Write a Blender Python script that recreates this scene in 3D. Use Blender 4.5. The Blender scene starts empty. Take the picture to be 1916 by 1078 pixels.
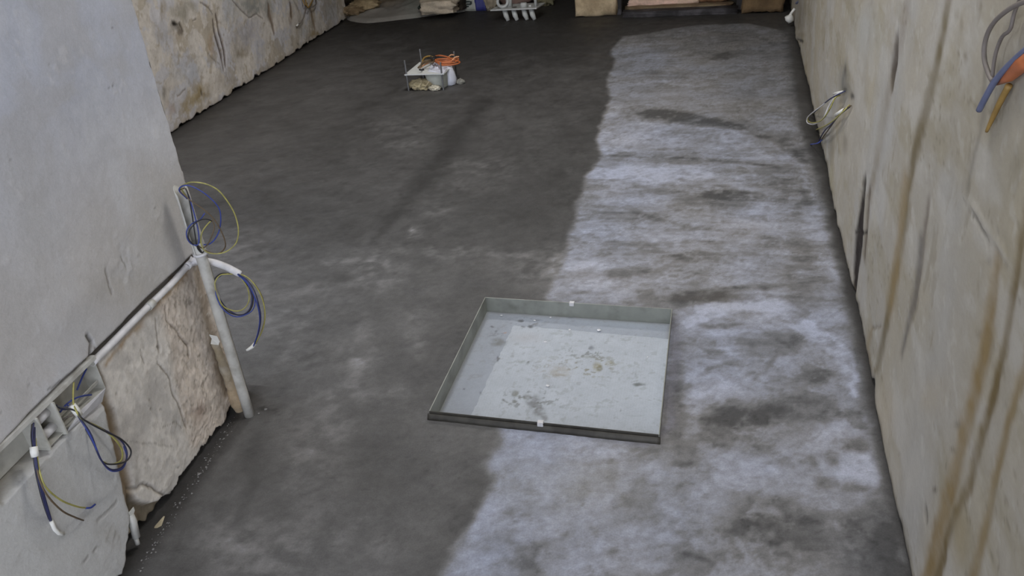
import bpy, bmesh, math, random
import numpy as np
from mathutils import Vector, Matrix

scene = bpy.context.scene
COL = scene.collection
random.seed(7)

# ------------------------------------------------------------------ camera
F, CX, CY, H = 1505.0, 958.0, 539.0, 1.6
EYE = np.array([0.0, 0.0, H])
_dn = np.array([1207 - CX, 3205 - CY, F]); _dn /= np.linalg.norm(_dn)
_u = 1352 - CX
_fw = np.array([_u, -(F * F + 249 * _u) / 2666.0, F]); _fw /= np.linalg.norm(_fw)
_rt = np.cross(_fw, -_dn)
ROT = np.array([_rt, _fw, -_dn])                      # camera vector (x right, y down, z forward) -> world

cam_data = bpy.data.cameras.new('camera')
cam = bpy.data.objects.new('camera', cam_data); COL.objects.link(cam)
cam_data.sensor_width = 36.0
cam_data.lens = F / 1916.0 * 36.0
cam_data.clip_start = 0.02
mw = Matrix.Identity(4)
for i in range(3):
    mw[i][0] = ROT[i, 0]; mw[i][1] = -ROT[i, 1]; mw[i][2] = -ROT[i, 2]; mw[i][3] = EYE[i]
cam.matrix_world = mw
scene.camera = cam

# ------------------------------------------------------------------ light and exposure
scene.view_settings.view_transform = 'Standard'
scene.view_settings.look = 'None'
scene.view_settings.gamma = 1.0
scene.view_settings.exposure = 0.0
scene.view_settings.use_curve_mapping = False
world = bpy.data.worlds.new('world'); scene.world = world; world.use_nodes = True
bg = world.node_tree.nodes['Background']
bg.inputs[0].default_value = (0.82, 0.88, 1.0, 1); bg.inputs[1].default_value = 3.5

def area_light(name, loc, target, size, size_y, power, color):
    l = bpy.data.lights.new(name, 'AREA'); l.shape = 'RECTANGLE'; l.size = size; l.size_y = size_y
    l.energy = power; l.color = color
    o = bpy.data.objects.new(name, l); COL.objects.link(o); o.location = loc
    o.rotation_euler = (Vector(target) - Vector(loc)).to_track_quat('-Z', 'Y').to_euler()
    return o
area_light('ceiling_lamp_light', (-0.10, 2.7, 2.96), (-0.10, 2.7, 0), 0.5, 0.5, 32, (1.0, 0.985, 0.96))
area_light('far_fill_light', (-1.5, 5.2, 2.96), (-1.5, 5.2, 0), 0.4, 0.4, 42, (1.0, 0.97, 0.93))  # unseen fill light, added to brighten the far left wall

# ------------------------------------------------------------------ projection helpers (pixel -> point on a surface)
def ray(px, py): return ROT @ np.array([px - CX, py - CY, F])
def on_plane(px, py, P, n):
    r = ray(px, py); P = np.asarray(P, float); n = np.asarray(n, float)
    return EYE + r * (((P - EYE) @ n) / (r @ n))
def fl(px, py, z=0.0): return on_plane(px, py, (0, 0, z), (0, 0, 1))

class Surf:
    """a flat reference surface: P + s*d + t*up, n points into the room"""
    def __init__(s, P, d, n, t=(0, 0, 1)):
        s.P = np.array(P, float); s.d = np.array(d, float); s.d /= np.linalg.norm(s.d)
        s.n = np.array(n, float); s.n /= np.linalg.norm(s.n); s.t = np.array(t, float)
    def uv(s, px, py):
        q = on_plane(px, py, s.P, s.n) - s.P
        return np.array([q @ s.d, q @ s.t])
    def pt(s, u, v, off=0.0): return s.P + s.d * u + s.t * v + s.n * off
    def px(s, px, py, off=0.0): return on_plane(px, py, s.P + s.n * off, s.n)

FLOOR = Surf((0, 0, 0), (1, 0, 0), (0, 0, 1), (0, 1, 0))
_d = np.array([-0.05, 0.65, 0]); _d /= np.linalg.norm(_d)
NEAR = Surf((-1.445, 1.2, 0), _d, (_d[1], -_d[0], 0))
_d = np.array([0.145, 5.83, 0]); _d /= np.linalg.norm(_d)
RIGHT = Surf((0.515, 1.47, 0), _d, (-_d[1], _d[0], 0))
_d = np.array([-0.28, 3.7, 0]); _d /= np.linalg.norm(_d)
LEFT = Surf((-3.6, 4.72, 0), _d, (_d[1], -_d[0], 0))
BACK = Surf((0, 8.12, 0), (1, 0, 0), (0, -1, 0))

# ------------------------------------------------------------------ numpy noise and masks
_rng = np.random.RandomState(11)
_LAT = _rng.rand(256, 256)
def vnoise(x, y):
    xi = np.floor(x).astype(int); yi = np.floor(y).astype(int)
    fx = x - xi; fy = y - yi
    fx = fx * fx * fx * (fx * (fx * 6 - 15) + 10); fy = fy * fy * fy * (fy * (fy * 6 - 15) + 10)
    a = _LAT[xi & 255, yi & 255]; b = _LAT[(xi + 1) & 255, yi & 255]
    c = _LAT[xi & 255, (yi + 1) & 255]; d = _LAT[(xi + 1) & 255, (yi + 1) & 255]
    return (a * (1 - fx) + b * fx) * (1 - fy) + (c * (1 - fx) + d * fx) * fy
def fbm(x, y, o=5, seed=0):
    s = 0; a = 0.5; tot = 0
    for k in range(o):
        s = s + a * vnoise(x + 17.3 * seed + 5.1 * k, y + 9.7 * seed + 3.3 * k)
        tot += a; a *= 0.55; x = x * 2.03; y = y * 2.03
    return s / tot * 2 - 1                              # about -1..1, mostly within +-0.5
def smooth(a, b, x):
    t = np.clip((x - a) / (b - a), 0, 1); return t * t * (3 - 2 * t)

class Field:
    """scalar masks over the points (U,V) of one surface, all shapes traced from the photograph"""
    def __init__(s, surf, U, V, warp=0.0, wf=8.0, seed=0):
        s.S = surf
        s.U = U + warp * fbm(U * wf, V * wf, 4, seed + 3) * 2 if warp else U
        s.V = V + warp * fbm(U * wf + 40, V * wf, 4, seed + 4) * 2 if warp else V
    def jac(s, px, py):
        c = s.S.uv(px, py)
        return c, np.array([s.S.uv(px + 2, py) - c, s.S.uv(px, py + 2) - c]).T / 2
    def blob(s, px, py, rx, ry, ang=0.0, hard=1.0):
        c, J = s.jac(px, py)
        a = math.radians(ang); Rm = np.array([[math.cos(a), math.sin(a)], [-math.sin(a), math.cos(a)]])
        A = np.diag([1 / rx, 1 / ry]) @ Rm @ np.linalg.inv(J)
        du = s.U - c[0]; dv = s.V - c[1]
        x = A[0, 0] * du + A[0, 1] * dv; y = A[1, 0] * du + A[1, 1] * dv
        q = x * x + y * y
        return np.exp(-np.minimum(q, 40) ** hard)
    def dist(s, pts):
        P = [s.S.uv(*p) for p in pts]
        best = np.full(s.U.shape, 1e9); bt = np.zeros(s.U.shape)
        for i in range(len(P) - 1):
            a, b = P[i], P[i + 1]; ab = b - a; L = max(ab @ ab, 1e-12)
            t = np.clip(((s.U - a[0]) * ab[0] + (s.V - a[1]) * ab[1]) / L, 0, 1)
            d = np.hypot(s.U - a[0] - t * ab[0], s.V - a[1] - t * ab[1])
            m = d < best; best = np.where(m, d, best); bt = np.where(m, i + t, bt)
        return best, bt
    def stroke(s, pts, w, hard=1.0):
        """soft stroke, w = half width in photo pixels (number or one per point)"""
        if not isinstance(w, (list, tuple)): w = [w] * len(pts)
        ws = []
        for k, (p, wi) in enumerate(zip(pts, w)):
            _, J = s.jac(*p)
            a = np.array(pts[max(k - 1, 0)], float); b = np.array(pts[min(k + 1, len(pts) - 1)], float)
            t_ = (b - a) / np.linalg.norm(b - a); pp = J @ np.array([-t_[1], t_[0]]); tt = J @ t_; tt /= np.linalg.norm(tt)
            ws.append(wi * abs(pp[0] * tt[1] - pp[1] * tt[0]))
        d, t = s.dist(pts)
        wv = np.interp(t, np.arange(len(pts)), ws)
        return np.exp(-np.minimum((d / wv) ** 2, 40) ** hard)
    def poly(s, pts, soft):
        """1 inside the traced outline, soft edge (metres)"""
        P = np.array([s.S.uv(*p) for p in pts]); n = len(P)
        ins = np.zeros(s.U.shape, bool)
        for i in range(n):
            a, b = P[i], P[(i + 1) % n]
            if abs(b[1] - a[1]) < 1e-12: continue
            c = ((a[1] > s.V) != (b[1] > s.V)) & (s.U < (b[0] - a[0]) * (s.V - a[1]) / (b[1] - a[1]) + a[0])
            ins ^= c
        d, _ = s.dist(list(pts) + [pts[0]])
        return smooth(-soft, soft, np.where(ins, d, -d))

def srgb(r, g, b):
    f = lambda c: (c / 255 / 12.92) if c / 255 <= 0.04045 else ((c / 255 + 0.055) / 1.055) ** 2.4
    return np.array([f(r), f(g), f(b)])
def over(col, m, c):
    return col + (np.asarray(c) - col) * np.clip(m, 0, 1)[..., None]

# ------------------------------------------------------------------ materials
def new_mat(name):
    m = bpy.data.materials.new(name); m.use_nodes = True
    nt = m.node_tree; return m, nt, nt.nodes, nt.links, nt.nodes['Principled BSDF']
def ramp(N, stops):
    r = N.new('ShaderNodeValToRGB'); cr = r.color_ramp
    while len(cr.elements) < len(stops): cr.elements.new(0.5)
    for e, (p, c) in zip(cr.elements, stops):
        e.position = p; e.color = (c, c, c, 1) if not hasattr(c, '__len__') else (*c, 1)
    return r
def mat_pigment(name, scales, amp, rough=(0.8, 0.9), bump=0.4, bump_scale=60, stretch=(1, 1, 1), rough_attr=False, spec=0.35):
    """weathered surface: pigment attribute (stains that belong to the surface) broken up by noise nodes"""
    m, nt, N, L, P = new_mat(name)
    at = N.new('ShaderNodeAttribute'); at.attribute_name = 'pigment'
    tc = N.new('ShaderNodeTexCoord'); mp = N.new('ShaderNodeMapping'); mp.inputs['Scale'].default_value = stretch
    L.new(tc.outputs['Object'], mp.inputs['Vector'])
    cur = at.outputs['Color']
    for sc, a in zip(scales, amp):
        n = N.new('ShaderNodeTexNoise'); n.inputs['Scale'].default_value = sc
        n.inputs['Detail'].default_value = 6; n.inputs['Roughness'].default_value = 0.65
        L.new(mp.outputs['Vector'], n.inputs['Vector'])
        r = ramp(N, [(0.25, 1 - a), (0.75, 1 + a)])
        L.new(n.outputs['Fac'], r.inputs[0])
        mx = N.new('ShaderNodeMix'); mx.data_type = 'RGBA'; mx.blend_type = 'MULTIPLY'; mx.inputs[0].default_value = 1
        L.new(cur, mx.inputs[6]); L.new(r.outputs[0], mx.inputs[7]); cur = mx.outputs[2]
    L.new(cur, P.inputs['Base Color'])
    nb = N.new('ShaderNodeTexNoise'); nb.inputs['Scale'].default_value = bump_scale; nb.inputs['Detail'].default_value = 8
    nb.inputs['Roughness'].default_value = 0.7
    L.new(mp.outputs['Vector'], nb.inputs['Vector'])
    b = N.new('ShaderNodeBump'); b.inputs['Strength'].default_value = bump; b.inputs['Distance'].default_value = 0.004
    L.new(nb.outputs['Fac'], b.inputs['Height']); L.new(b.outputs[0], P.inputs['Normal'])
    mr = N.new('ShaderNodeMapRange'); mr.inputs['To Min'].default_value = rough[0]; mr.inputs['To Max'].default_value = rough[1]
    if rough_attr:
        ra = N.new('ShaderNodeAttribute'); ra.attribute_name = 'dryness'
        L.new(ra.outputs['Fac'], mr.inputs['Value'])
    else:
        L.new(nb.outputs['Fac'], mr.inputs['Value'])
    L.new(mr.outputs[0], P.inputs['Roughness'])
    P.inputs['Specular IOR Level'].default_value = spec
    return m
def mat_plain(name, c, rough=0.5, metal=0.0, var=0.12, scale=25, bump=0.08, dirt=None, dirt_amt=0.5):
    m, nt, N, L, P = new_mat(name)
    c = np.asarray(c, float)
    tc = N.new('ShaderNodeTexCoord')
    n = N.new('ShaderNodeTexNoise'); n.inputs['Scale'].default_value = scale; n.inputs['Detail'].default_value = 5
    L.new(tc.outputs['Object'], n.inputs['Vector'])
    r = ramp(N, [(0.3, c * (1 - var)), (0.7, np.minimum(c * (1 + var), 1))]); L.new(n.outputs['Fac'], r.inputs[0])
    out = r.outputs[0]
    if dirt is not None:
        n2 = N.new('ShaderNodeTexNoise'); n2.inputs['Scale'].default_value = scale * 0.6; n2.inputs['Detail'].default_value = 8
        L.new(tc.outputs['Object'], n2.inputs['Vector'])
        r2 = ramp(N, [(0.5, 0.0), (0.68, dirt_amt)]); L.new(n2.outputs['Fac'], r2.inputs[0])
        mx = N.new('ShaderNodeMix'); mx.data_type = 'RGBA'
        L.new(r2.outputs[0], mx.inputs[0]); L.new(out, mx.inputs[6]); mx.inputs[7].default_value = (*dirt, 1); out = mx.outputs[2]
    L.new(out, P.inputs['Base Color'])
    b = N.new('ShaderNodeBump'); b.inputs['Strength'].default_value = bump; b.inputs['Distance'].default_value = 0.003
    L.new(n.outputs['Fac'], b.inputs['Height']); L.new(b.outputs[0], P.inputs['Normal'])
    P.inputs['Roughness'].default_value = rough; P.inputs['Metallic'].default_value = metal
    return m

M = {}
M['floor'] = mat_pigment('screed', (3.5, 45, 200), (0.03, 0.18, 0.18), (0.42, 0.85), 0.35, 90, (1, 1, 1), True, 0.4)
M['near'] = mat_pigment('plaster_near', (9, 45, 160), (0.03, 0.05, 0.07), (0.75, 0.95), 0.5, 70)
M['right'] = mat_pigment('plaster_right', (9, 40, 120), (0.03, 0.035, 0.05), (0.8, 0.95), 0.35, 45, (1, .45, 1))
M['left'] = mat_pigment('plaster_left', (7, 30, 90), (0.07, 0.08, 0.06), (0.8, 0.95), 0.6, 40)
M['stone'] = mat_pigment('stone', (6, 18, 60), (0.12, 0.18, 0.15), (0.8, 0.95), 0.9, 35)
M['conduit'] = mat_plain('grey_pvc', srgb(190, 188, 182), 0.5, dirt=srgb(120, 112, 98), dirt_amt=0.55, scale=30)
M['conduit_white'] = mat_plain('white_pvc', srgb(214, 212, 214), 0.45, dirt=srgb(150, 146, 140), dirt_amt=0.35, scale=30)
M['box'] = mat_plain('box_plastic', srgb(186, 184, 176), 0.55, dirt=srgb(120, 114, 98), dirt_amt=0.4, scale=35)
M['yellow'] = mat_plain('yellow_green_insulation', srgb(158, 152, 84), 0.45, var=0.25, scale=60)
M['blue'] = mat_plain('blue_insulation', srgb(50, 66, 140), 0.45, var=0.15, scale=60)
M['navy'] = mat_plain('dark_blue_insulation', srgb(40, 42, 78), 0.45, var=0.15, scale=60)
M['brown'] = mat_plain('brown_insulation', srgb(92, 76, 56), 0.5, var=0.15, scale=60)
M['black'] = mat_plain('black_insulation', srgb(42, 40, 42), 0.5, var=0.15, scale=60)
M['tape'] = mat_plain('white_tape', srgb(222, 220, 214), 0.6, var=0.06)
M['cavity'] = mat_plain('dark_cavity', srgb(58, 52, 44), 0.95, var=0.3)
M['steel'] = mat_plain('galvanised_steel', srgb(152, 154, 146), 0.45, 0.35, var=0.10, scale=18, dirt=srgb(96, 96, 88), dirt_amt=0.5)
M['steel_dark'] = mat_plain('dirty_steel', srgb(64, 61, 55), 0.6, 0.2, var=0.3, scale=25, dirt=srgb(40, 36, 30), dirt_amt=0.7)
M['tray'] = mat_pigment('tray_bottom', (14, 60, 240), (0.03, 0.05, 0.06), (0.45, 0.7), 0.25, 160, (1, 1, 1), False, 0.4)
M['chip'] = mat_plain('white_plaster_crumb', srgb(215, 215, 218), 0.8)
M['grit'] = mat_plain('grey_grit', srgb(128, 126, 124), 0.8, var=.4, scale=300)
M['orange'] = mat_plain('orange_conduit', srgb(176, 100, 58), 0.5, var=0.15)
M['peach'] = mat_plain('peach_conduit', srgb(198, 148, 108), 0.55, var=0.2)
M['rod'] = mat_plain('threaded_rod_steel', srgb(120, 120, 122), 0.45, 0.5, var=0.3, scale=200)
M['plate'] = mat_plain('white_plate', srgb(200, 202, 200), 0.5, var=0.05, scale=12)
M['film'] = mat_plain('white_film', srgb(205, 208, 220), 0.4, var=0.06, scale=12)
M['mortar'] = mat_plain('tan_mortar', srgb(160, 148, 122), 0.9, var=0.3, scale=40, bump=0.6)
M['foam'] = mat_plain('tan_foam', srgb(150, 134, 104), 0.9, var=0.3, scale=30, bump=0.7)
M['tarp'] = mat_pigment('sheet_grey', (5, 20, 70), (0.08, 0.08, 0.05), (0.6, 0.8), 0.3, 30)
M['green'] = mat_plain('dark_green_strap', srgb(42, 52, 44), 0.7)
M['bag_white'] = mat_plain('bag_white', srgb(168, 170, 162), 0.6, var=0.08)
M['bag_blue'] = mat_plain('bag_blue', srgb(52, 56, 120), 0.55, var=0.1)
M['bag_ink'] = mat_plain('bag_ink', srgb(44, 54, 50), 0.6)
M['white_dim'] = mat_plain('white_pvc_fitting', srgb(190, 192, 190), 0.4, var=0.05)
M['beam'] = mat_plain('tarred_beam', srgb(40, 37, 38), 0.7, var=0.35, scale=14, bump=0.5, dirt=srgb(92, 88, 92), dirt_amt=0.6)
M['ceiling'] = mat_plain('ceiling_plaster', srgb(165, 162, 155), 0.9, var=0.06, scale=4)
M['grey_cable'] = mat_plain('grey_cable', srgb(116, 108, 102), 0.6, var=0.12)
M['blue_grey'] = mat_plain('blue_grey_conduit', srgb(98, 104, 132), 0.5, var=0.15)
M['ochre'] = mat_plain('ochre_conduit', srgb(146, 116, 60), 0.6, var=0.2)

# ------------------------------------------------------------------ object helpers
def tag(o, label=None, cat=None, group=None, kind=None):
    if label: o['label'] = label
    if cat: o['category'] = cat
    if group: o['group'] = group
    if kind: o['kind'] = kind
    return o
def thing(name, loc, label, cat, group=None):
    o = bpy.data.objects.new(name, None); COL.objects.link(o); o.location = [float(c) for c in loc]
    o.empty_display_size = 0.05
    bpy.context.view_layer.update()
    return tag(o, label, cat, group)
def link_mesh(name, me, mat, parent=None, smooth_=True):
    o = bpy.data.objects.new(name, me); COL.objects.link(o)
    if mat: me.materials.append(mat)
    if smooth_: me.polygons.foreach_set('use_smooth', [True] * len(me.polygons))
    if parent is not None:
        o.parent = parent
        p = parent; off = Vector((0, 0, 0))
        while p is not None: off += p.location; p = p.parent
        me.transform(Matrix.Translation(-off))
    else:                                                   # origin at the base of the mesh
        v = np.empty(len(me.vertices) * 3); me.vertices.foreach_get('co', v); v = v.reshape(-1, 3)
        c = Vector(((v[:, 0].min() + v[:, 0].max()) / 2, (v[:, 1].min() + v[:, 1].max()) / 2, v[:, 2].min()))
        me.transform(Matrix.Translation(-c)); o.location = c
    return o
def from_bm(name, bm, mat, parent=None, smooth_=True):
    bmesh.ops.recalc_face_normals(bm, faces=bm.faces)
    me = bpy.data.meshes.new(name); bm.to_mesh(me); bm.free()
    return link_mesh(name, me, mat, parent, smooth_)
def catmull(pts, sub=6):
    P = [np.asarray(p, float) for p in pts]
    if len(P) < 3: return P
    out = []
    for i in range(len(P) - 1):
        p0 = P[i - 1] if i else P[0] * 2 - P[1]; p1, p2 = P[i], P[i + 1]
        p3 = P[i + 2] if i + 2 < len(P) else P[-1] * 2 - P[-2]
        for k in range(sub):
            t = k / sub
            out.append(0.5 * ((2 * p1) + (-p0 + p2) * t + (2 * p0 - 5 * p1 + 4 * p2 - p3) * t * t + (-p0 + 3 * p1 - 3 * p2 + p3) * t ** 3))
    out.append(P[-1]); return out
def add_tube(bm, pts, r, seg=10, cap=True, hollow=0.0, arc=None):
    """round tube along pts; r number or one per point"""
    P = [Vector(p) for p in pts]
    n = len(P); rr = r if hasattr(r, '__len__') else [r] * n
    T = [(P[min(i + 1, n - 1)] - P[max(i - 1, 0)]).normalized() for i in range(n)]
    ref = Vector((0, 0, 1)) if abs(T[0].z) < 0.9 else Vector((1, 0, 0))
    X = (ref - T[0] * ref.dot(T[0])).normalized(); rings = []
    for i in range(n):
        X = (X - T[i] * X.dot(T[i])).normalized(); Y = T[i].cross(X)
        rings.append([bm.verts.new(P[i] + (X * math.cos(a) + Y * math.sin(a)) * rr[i]) for a in [2 * math.pi * k / seg for k in range(seg)]])
    for i in range(n - 1):
        for k in range(seg):
            bm.faces.new((rings[i][k], rings[i][(k + 1) % seg], rings[i + 1][(k + 1) % seg], rings[i + 1][k]))
    if cap:
        bm.faces.new(rings[0][::-1]); bm.faces.new(rings[-1])
    return bm
def tube(name, pts, r, mat, parent=None, seg=10, sub=6, cap=True):
    bm = bmesh.new(); p = catmull(pts, sub) if sub > 1 and len(pts) > 2 else pts
    if hasattr(r, '__len__'): r = list(np.interp(np.linspace(0, len(r) - 1, len(p)), range(len(r)), r))
    add_tube(bm, p, r, seg, cap); return from_bm(name, bm, mat, parent)
def add_pipe(bm, pts, ro, ri, seg=20):
    """open hollow pipe with wall thickness and rounded ends"""
    P = [Vector(p) for p in pts]; n = len(P)
    T = [(P[min(i + 1, n - 1)] - P[max(i - 1, 0)]).normalized() for i in range(n)]
    ref = Vector((0, 0, 1)) if abs(T[0].z) < 0.9 else Vector((1, 0, 0))
    X = (ref - T[0] * ref.dot(T[0])).normalized(); O = []; I = []
    for i in range(n):
        X = (X - T[i] * X.dot(T[i])).normalized(); Y = T[i].cross(X)
        O.append([bm.verts.new(P[i] + (X * math.cos(a) + Y * math.sin(a)) * ro) for a in [2 * math.pi * k / seg for k in range(seg)]])
        I.append([bm.verts.new(P[i] + (X * math.cos(a) + Y * math.sin(a)) * ri) for a in [2 * math.pi * k / seg for k in range(seg)]])
    for i in range(n - 1):
        for k in range(seg):
            k2 = (k + 1) % seg
            bm.faces.new((O[i][k], O[i][k2], O[i + 1][k2], O[i + 1][k]))
            bm.faces.new((I[i][k], I[i + 1][k], I[i + 1][k2], I[i][k2]))
    for k in range(seg):
        k2 = (k + 1) % seg
        bm.faces.new((O[0][k], I[0][k], I[0][k2], O[0][k2])); bm.faces.new((O[-1][k], O[-1][k2], I[-1][k2], I[-1][k]))
def pipe(name, pts, ro, ri, mat, parent=None, sub=6, seg=20):
    bm = bmesh.new(); p = catmull(pts, sub) if len(pts) > 2 else pts
    add_pipe(bm, p, ro, ri, seg); return from_bm(name, bm, mat, parent)
def add_hexa(bm, bot, top):
    """solid between two quads (each four points)"""
    b = [bm.verts.new(tuple(p)) for p in bot]; t = [bm.verts.new(tuple(p)) for p in top]
    bm.faces.new(b[::-1]); bm.faces.new(t)
    for i in range(4): j = (i + 1) % 4; bm.faces.new((b[i], b[j], t[j], t[i]))
def slab(name, quad, thick_vec, mat, parent=None, bevel=0.0):
    bm = bmesh.new(); q = [np.asarray(p, float) for p in quad]
    add_hexa(bm, q, [p + np.asarray(thick_vec, float) for p in q])
    if bevel: bmesh.ops.bevel(bm, geom=list(bm.edges), offset=bevel, segments=2, affect='EDGES', profile=0.6)
    return from_bm(name, bm, mat, parent, False)
def grid_mesh(name, X, pig, mat, dry=None, mask=None):
    """X: (n,m,3) points, pig: (n,m,3) linear colours"""
    n, m = X.shape[:2]
    idx = np.arange(n * m).reshape(n, m)
    q = np.stack([idx[:-1, :-1], idx[1:, :-1], idx[1:, 1:], idx[:-1, 1:]], -1)
    q = q[mask] if mask is not None else q.reshape(-1, 4)
    me = bpy.data.meshes.new(name)
    me.vertices.add(n * m); me.vertices.foreach_set('co', X.reshape(-1).astype(np.float32))
    me.loops.add(len(q) * 4); me.loops.foreach_set('vertex_index', q.reshape(-1).astype(np.int32))
    me.polygons.add(len(q)); me.polygons.foreach_set('loop_start', np.arange(0, len(q) * 4, 4, dtype=np.int32))
    me.polygons.foreach_set('loop_total', np.full(len(q), 4, np.int32))
    me.update(calc_edges=True)
    a = me.attributes.new('pigment', 'FLOAT_COLOR', 'POINT')
    c = np.ones((n * m, 4), np.float32); c[:, :3] = np.clip(pig.reshape(-1, 3), 0.002, 0.95)
    a.data.foreach_set('color', c.reshape(-1))
    if dry is not None:
        b = me.attributes.new('dryness', 'FLOAT', 'POINT'); b.data.foreach_set('value', dry.reshape(-1).astype(np.float32))
    return me
def lines(*spans):
    """grid coordinates: (start, end, step) spans joined"""
    out = [spans[0][0]]
    for a, b, st in spans:
        k = max(1, int(round((b - a) / st))); out += list(a + (b - a) * (np.arange(k) + 1) / k)
    return np.array(out)
def paint(me, fn):
    """pigment attribute from a function of the vertex positions"""
    v = np.empty(len(me.vertices) * 3); me.vertices.foreach_get('co', v); v = v.reshape(-1, 3)
    c = np.ones((len(v), 4), np.float32); c[:, :3] = np.clip(fn(v), 0.002, 0.95)
    a = me.attributes.new('pigment', 'FLOAT_COLOR', 'POINT'); a.data.foreach_set('color', c.reshape(-1))

# ================================================================== FLOOR
TX0, TX1 = -0.833, -0.108                              # tray, outer
TXC = (TX0 + TX1) / 2; TY0, TY1 = 1.8875, 2.6052; TSL = -0.0345
def tray_pt(u, v, z): return np.array([u, v + TSL * (u - TXC), z])

xs = lines((-4.5, -2.4, .03), (-2.4, -1.6, .018), (-1.6, TX0 + .001, .0115), (TX0 + .001, TX1 - .001, .0085), (TX1 - .001, .66, .0075), (.66, .80, .02))
ys = lines((-0.6, .7, .1), (.7, 1.1, .02), (1.1, TY0 + .001, .0075), (TY0 + .001, TY1 - .001, .008), (TY1 - .001, 3.2, .009), (3.2, 4.4, .013), (4.4, 6.5, .022), (6.5, 9.6, .035))
U, V = np.meshgrid(xs, ys, indexing='ij')
hole = ((U[:-1, :-1] >= TX0) & (U[1:, :-1] <= TX1) & (V[:-1, :-1] >= TY0) & (V[:-1, 1:] <= TY1))
dT = np.maximum(np.maximum(TX0 - U, U - TX1), np.maximum(TY0 - V, V - TY1))
wT = 1 - smooth(0.0, 0.5, dT)
Vw = V + TSL * (U - TXC) * wT
f = Field(FLOOR, U, Vw, 0.012, 9)
g = Field(FLOOR, U, Vw, 0.022, 16, 5)
FB, FS, FP = f.blob, f.stroke, f.poly
n1 = fbm(U * 3, Vw * 3, 6, 1); n2 = fbm(U * 11, Vw * 11, 5, 2); n3 = fbm(U * 40, Vw * 40, 4, 3)
nst = fbm(U * 5 + 0.4 * n1, Vw * 26 + 1.5 * n1, 5, 4)           # trowel sweeps across the room
# --- tone of the damp screed (display-like 0..1 albedo steps)
n4 = fbm(U * 22 + .6 * n2, Vw * 22 + .6 * n2, 5, 6); n5 = fbm(U * 7 + .8 * n1, Vw * 7 + .8 * n1, 6, 7)
tone = 0.262 + 0.02 * smooth(2.4, 1.4, Vw) + 0.04 * n1 + 0.05 * n5 + 0.04 * n4 + 0.03 * n3
def light(m, a):
    global tone; tone = tone + a * m
# long wet drag mark and its soft edges
light(FS([(905, 190), (860, 250), (800, 330), (745, 390), (700, 455)], [16, 20, 20, 16, 8]), -0.085)
light(FS([(600, 610), (520, 740), (470, 850)], [22, 26, 20]), -0.05)
light(FS([(880, 870), (900, 930), (850, 1010), (800, 1078)], [30, 32, 30, 30]), -0.06)
light(FS([(470, 910), (440, 980)], [16, 12]), -0.05)
for b in [(640, 490, 70, 10, .05), (700, 495, 40, 12, .07), (770, 470, 60, 8, .05), (775, 436, 14, 9, .16), (800, 395, 40, 9, .07),
          (735, 240, 60, 16, .05), (760, 270, 40, 8, .05), (880, 310, 55, 12, .05), (940, 320, 60, 12, .04), (900, 350, 60, 14, .03),
          (850, 470, 60, 9, .06), (960, 480, 60, 12, .07), (1010, 510, 60, 22, .08), (1045, 485, 20, 30, .1), (700, 520, 40, 20, .06),
          (610, 545, 40, 16, .05), (680, 640, 22, 40, .09), (660, 690, 25, 30, .07), (775, 650, 16, 28, .07), (770, 590, 40, 30, .03),
          (590, 860, 60, 60, .06), (620, 790, 50, 30, .05), (440, 1040, 40, 60, .07), (520, 1050, 40, 60, .08), (620, 1000, 70, 40, .05),
          (700, 990, 30, 50, .05), (730, 740, 60, 22, .05), (560, 680, 50, 40, .04), (540, 600, 60, 40, .04), (450, 460, 60, 40, .04),
          (480, 560, 70, 50, .03), (640, 740, 40, 20, .05), (560, 780, 30, 14, .04), (400, 1000, 40, 60, .05), (860, 620, 60, 60, -.03),
          (700, 620, 50, 50, -.03), (780, 700, 60, 40, -.03), (960, 400, 70, 40, -.03), (900, 550, 90, 30, -.03), (700, 860, 60, 60, -.035),
          (480, 860, 40, 50, -.03), (1150, 160, 60, 50, 0)]:
    light(g.blob(b[0], b[1], b[2], b[3]) * (0.3 + 2.2 * np.clip(n4 + .25, 0, 1)), b[4] * 1.25)
# damp band toward the far end and the left corner
far = smooth(4.2, 8.0, Vw) * smooth(-0.9, -1.6, U) * 1.0
tone = tone - .075 * smooth(2.5, 3.4, Vw) * smooth(-3.0, -2.2, U)  # mid-floor pigment darkened to offset the ceiling lamp's light there
tone = tone - 0.10 * smooth(5.6, 8.0, Vw) * smooth(-0.6, -1.2, U) - .03 * far
# --- dried, powdery part on the right
dry_out = [(1290, 48), (1215, 62), (1165, 68), (1143, 95), (1150, 118), (1135, 150), (1142, 185), (1125, 225), (1116, 262), (1126, 290), (1096, 330),
           (1084, 370), (1074, 410), (1062, 455), (1052, 500), (1022, 556), (1000, 700), (935, 798), (942, 830), (914, 862), (926, 905), (890, 965), (862, 1012),
           (820, 1090), (700, 1250), (1700, 1250), (1700, 1078), (1648, 905), (1640, 800), (1620, 720), (1590, 600), (1572, 500), (1548, 400), (1528, 330), (1500, 240), (1484, 130), (1476, 60), (1400, 44)]
fe = Field(FLOOR, U, Vw, 0.010, 14, 9); dry = fe.poly(dry_out, 0.022)
dry = np.clip(dry * (1 - 0.0 * n2), 0, 1)
near_w = smooth(7.6, 3.6, Vw)
sw = smooth(2.3, 3.1, Vw)
nf = fbm(U * 14 + n1, Vw * 55 + 2 * n1, 4, 8)
sh = lambda q, k: np.tanh(k * q) / 2
n6 = fbm(U * 34 + n4, Vw * 34 + n4, 5, 15); n7 = fbm(U * 12 + 1.5 * n5, Vw * 12 + 1.5 * n5, 6, 16)
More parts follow.
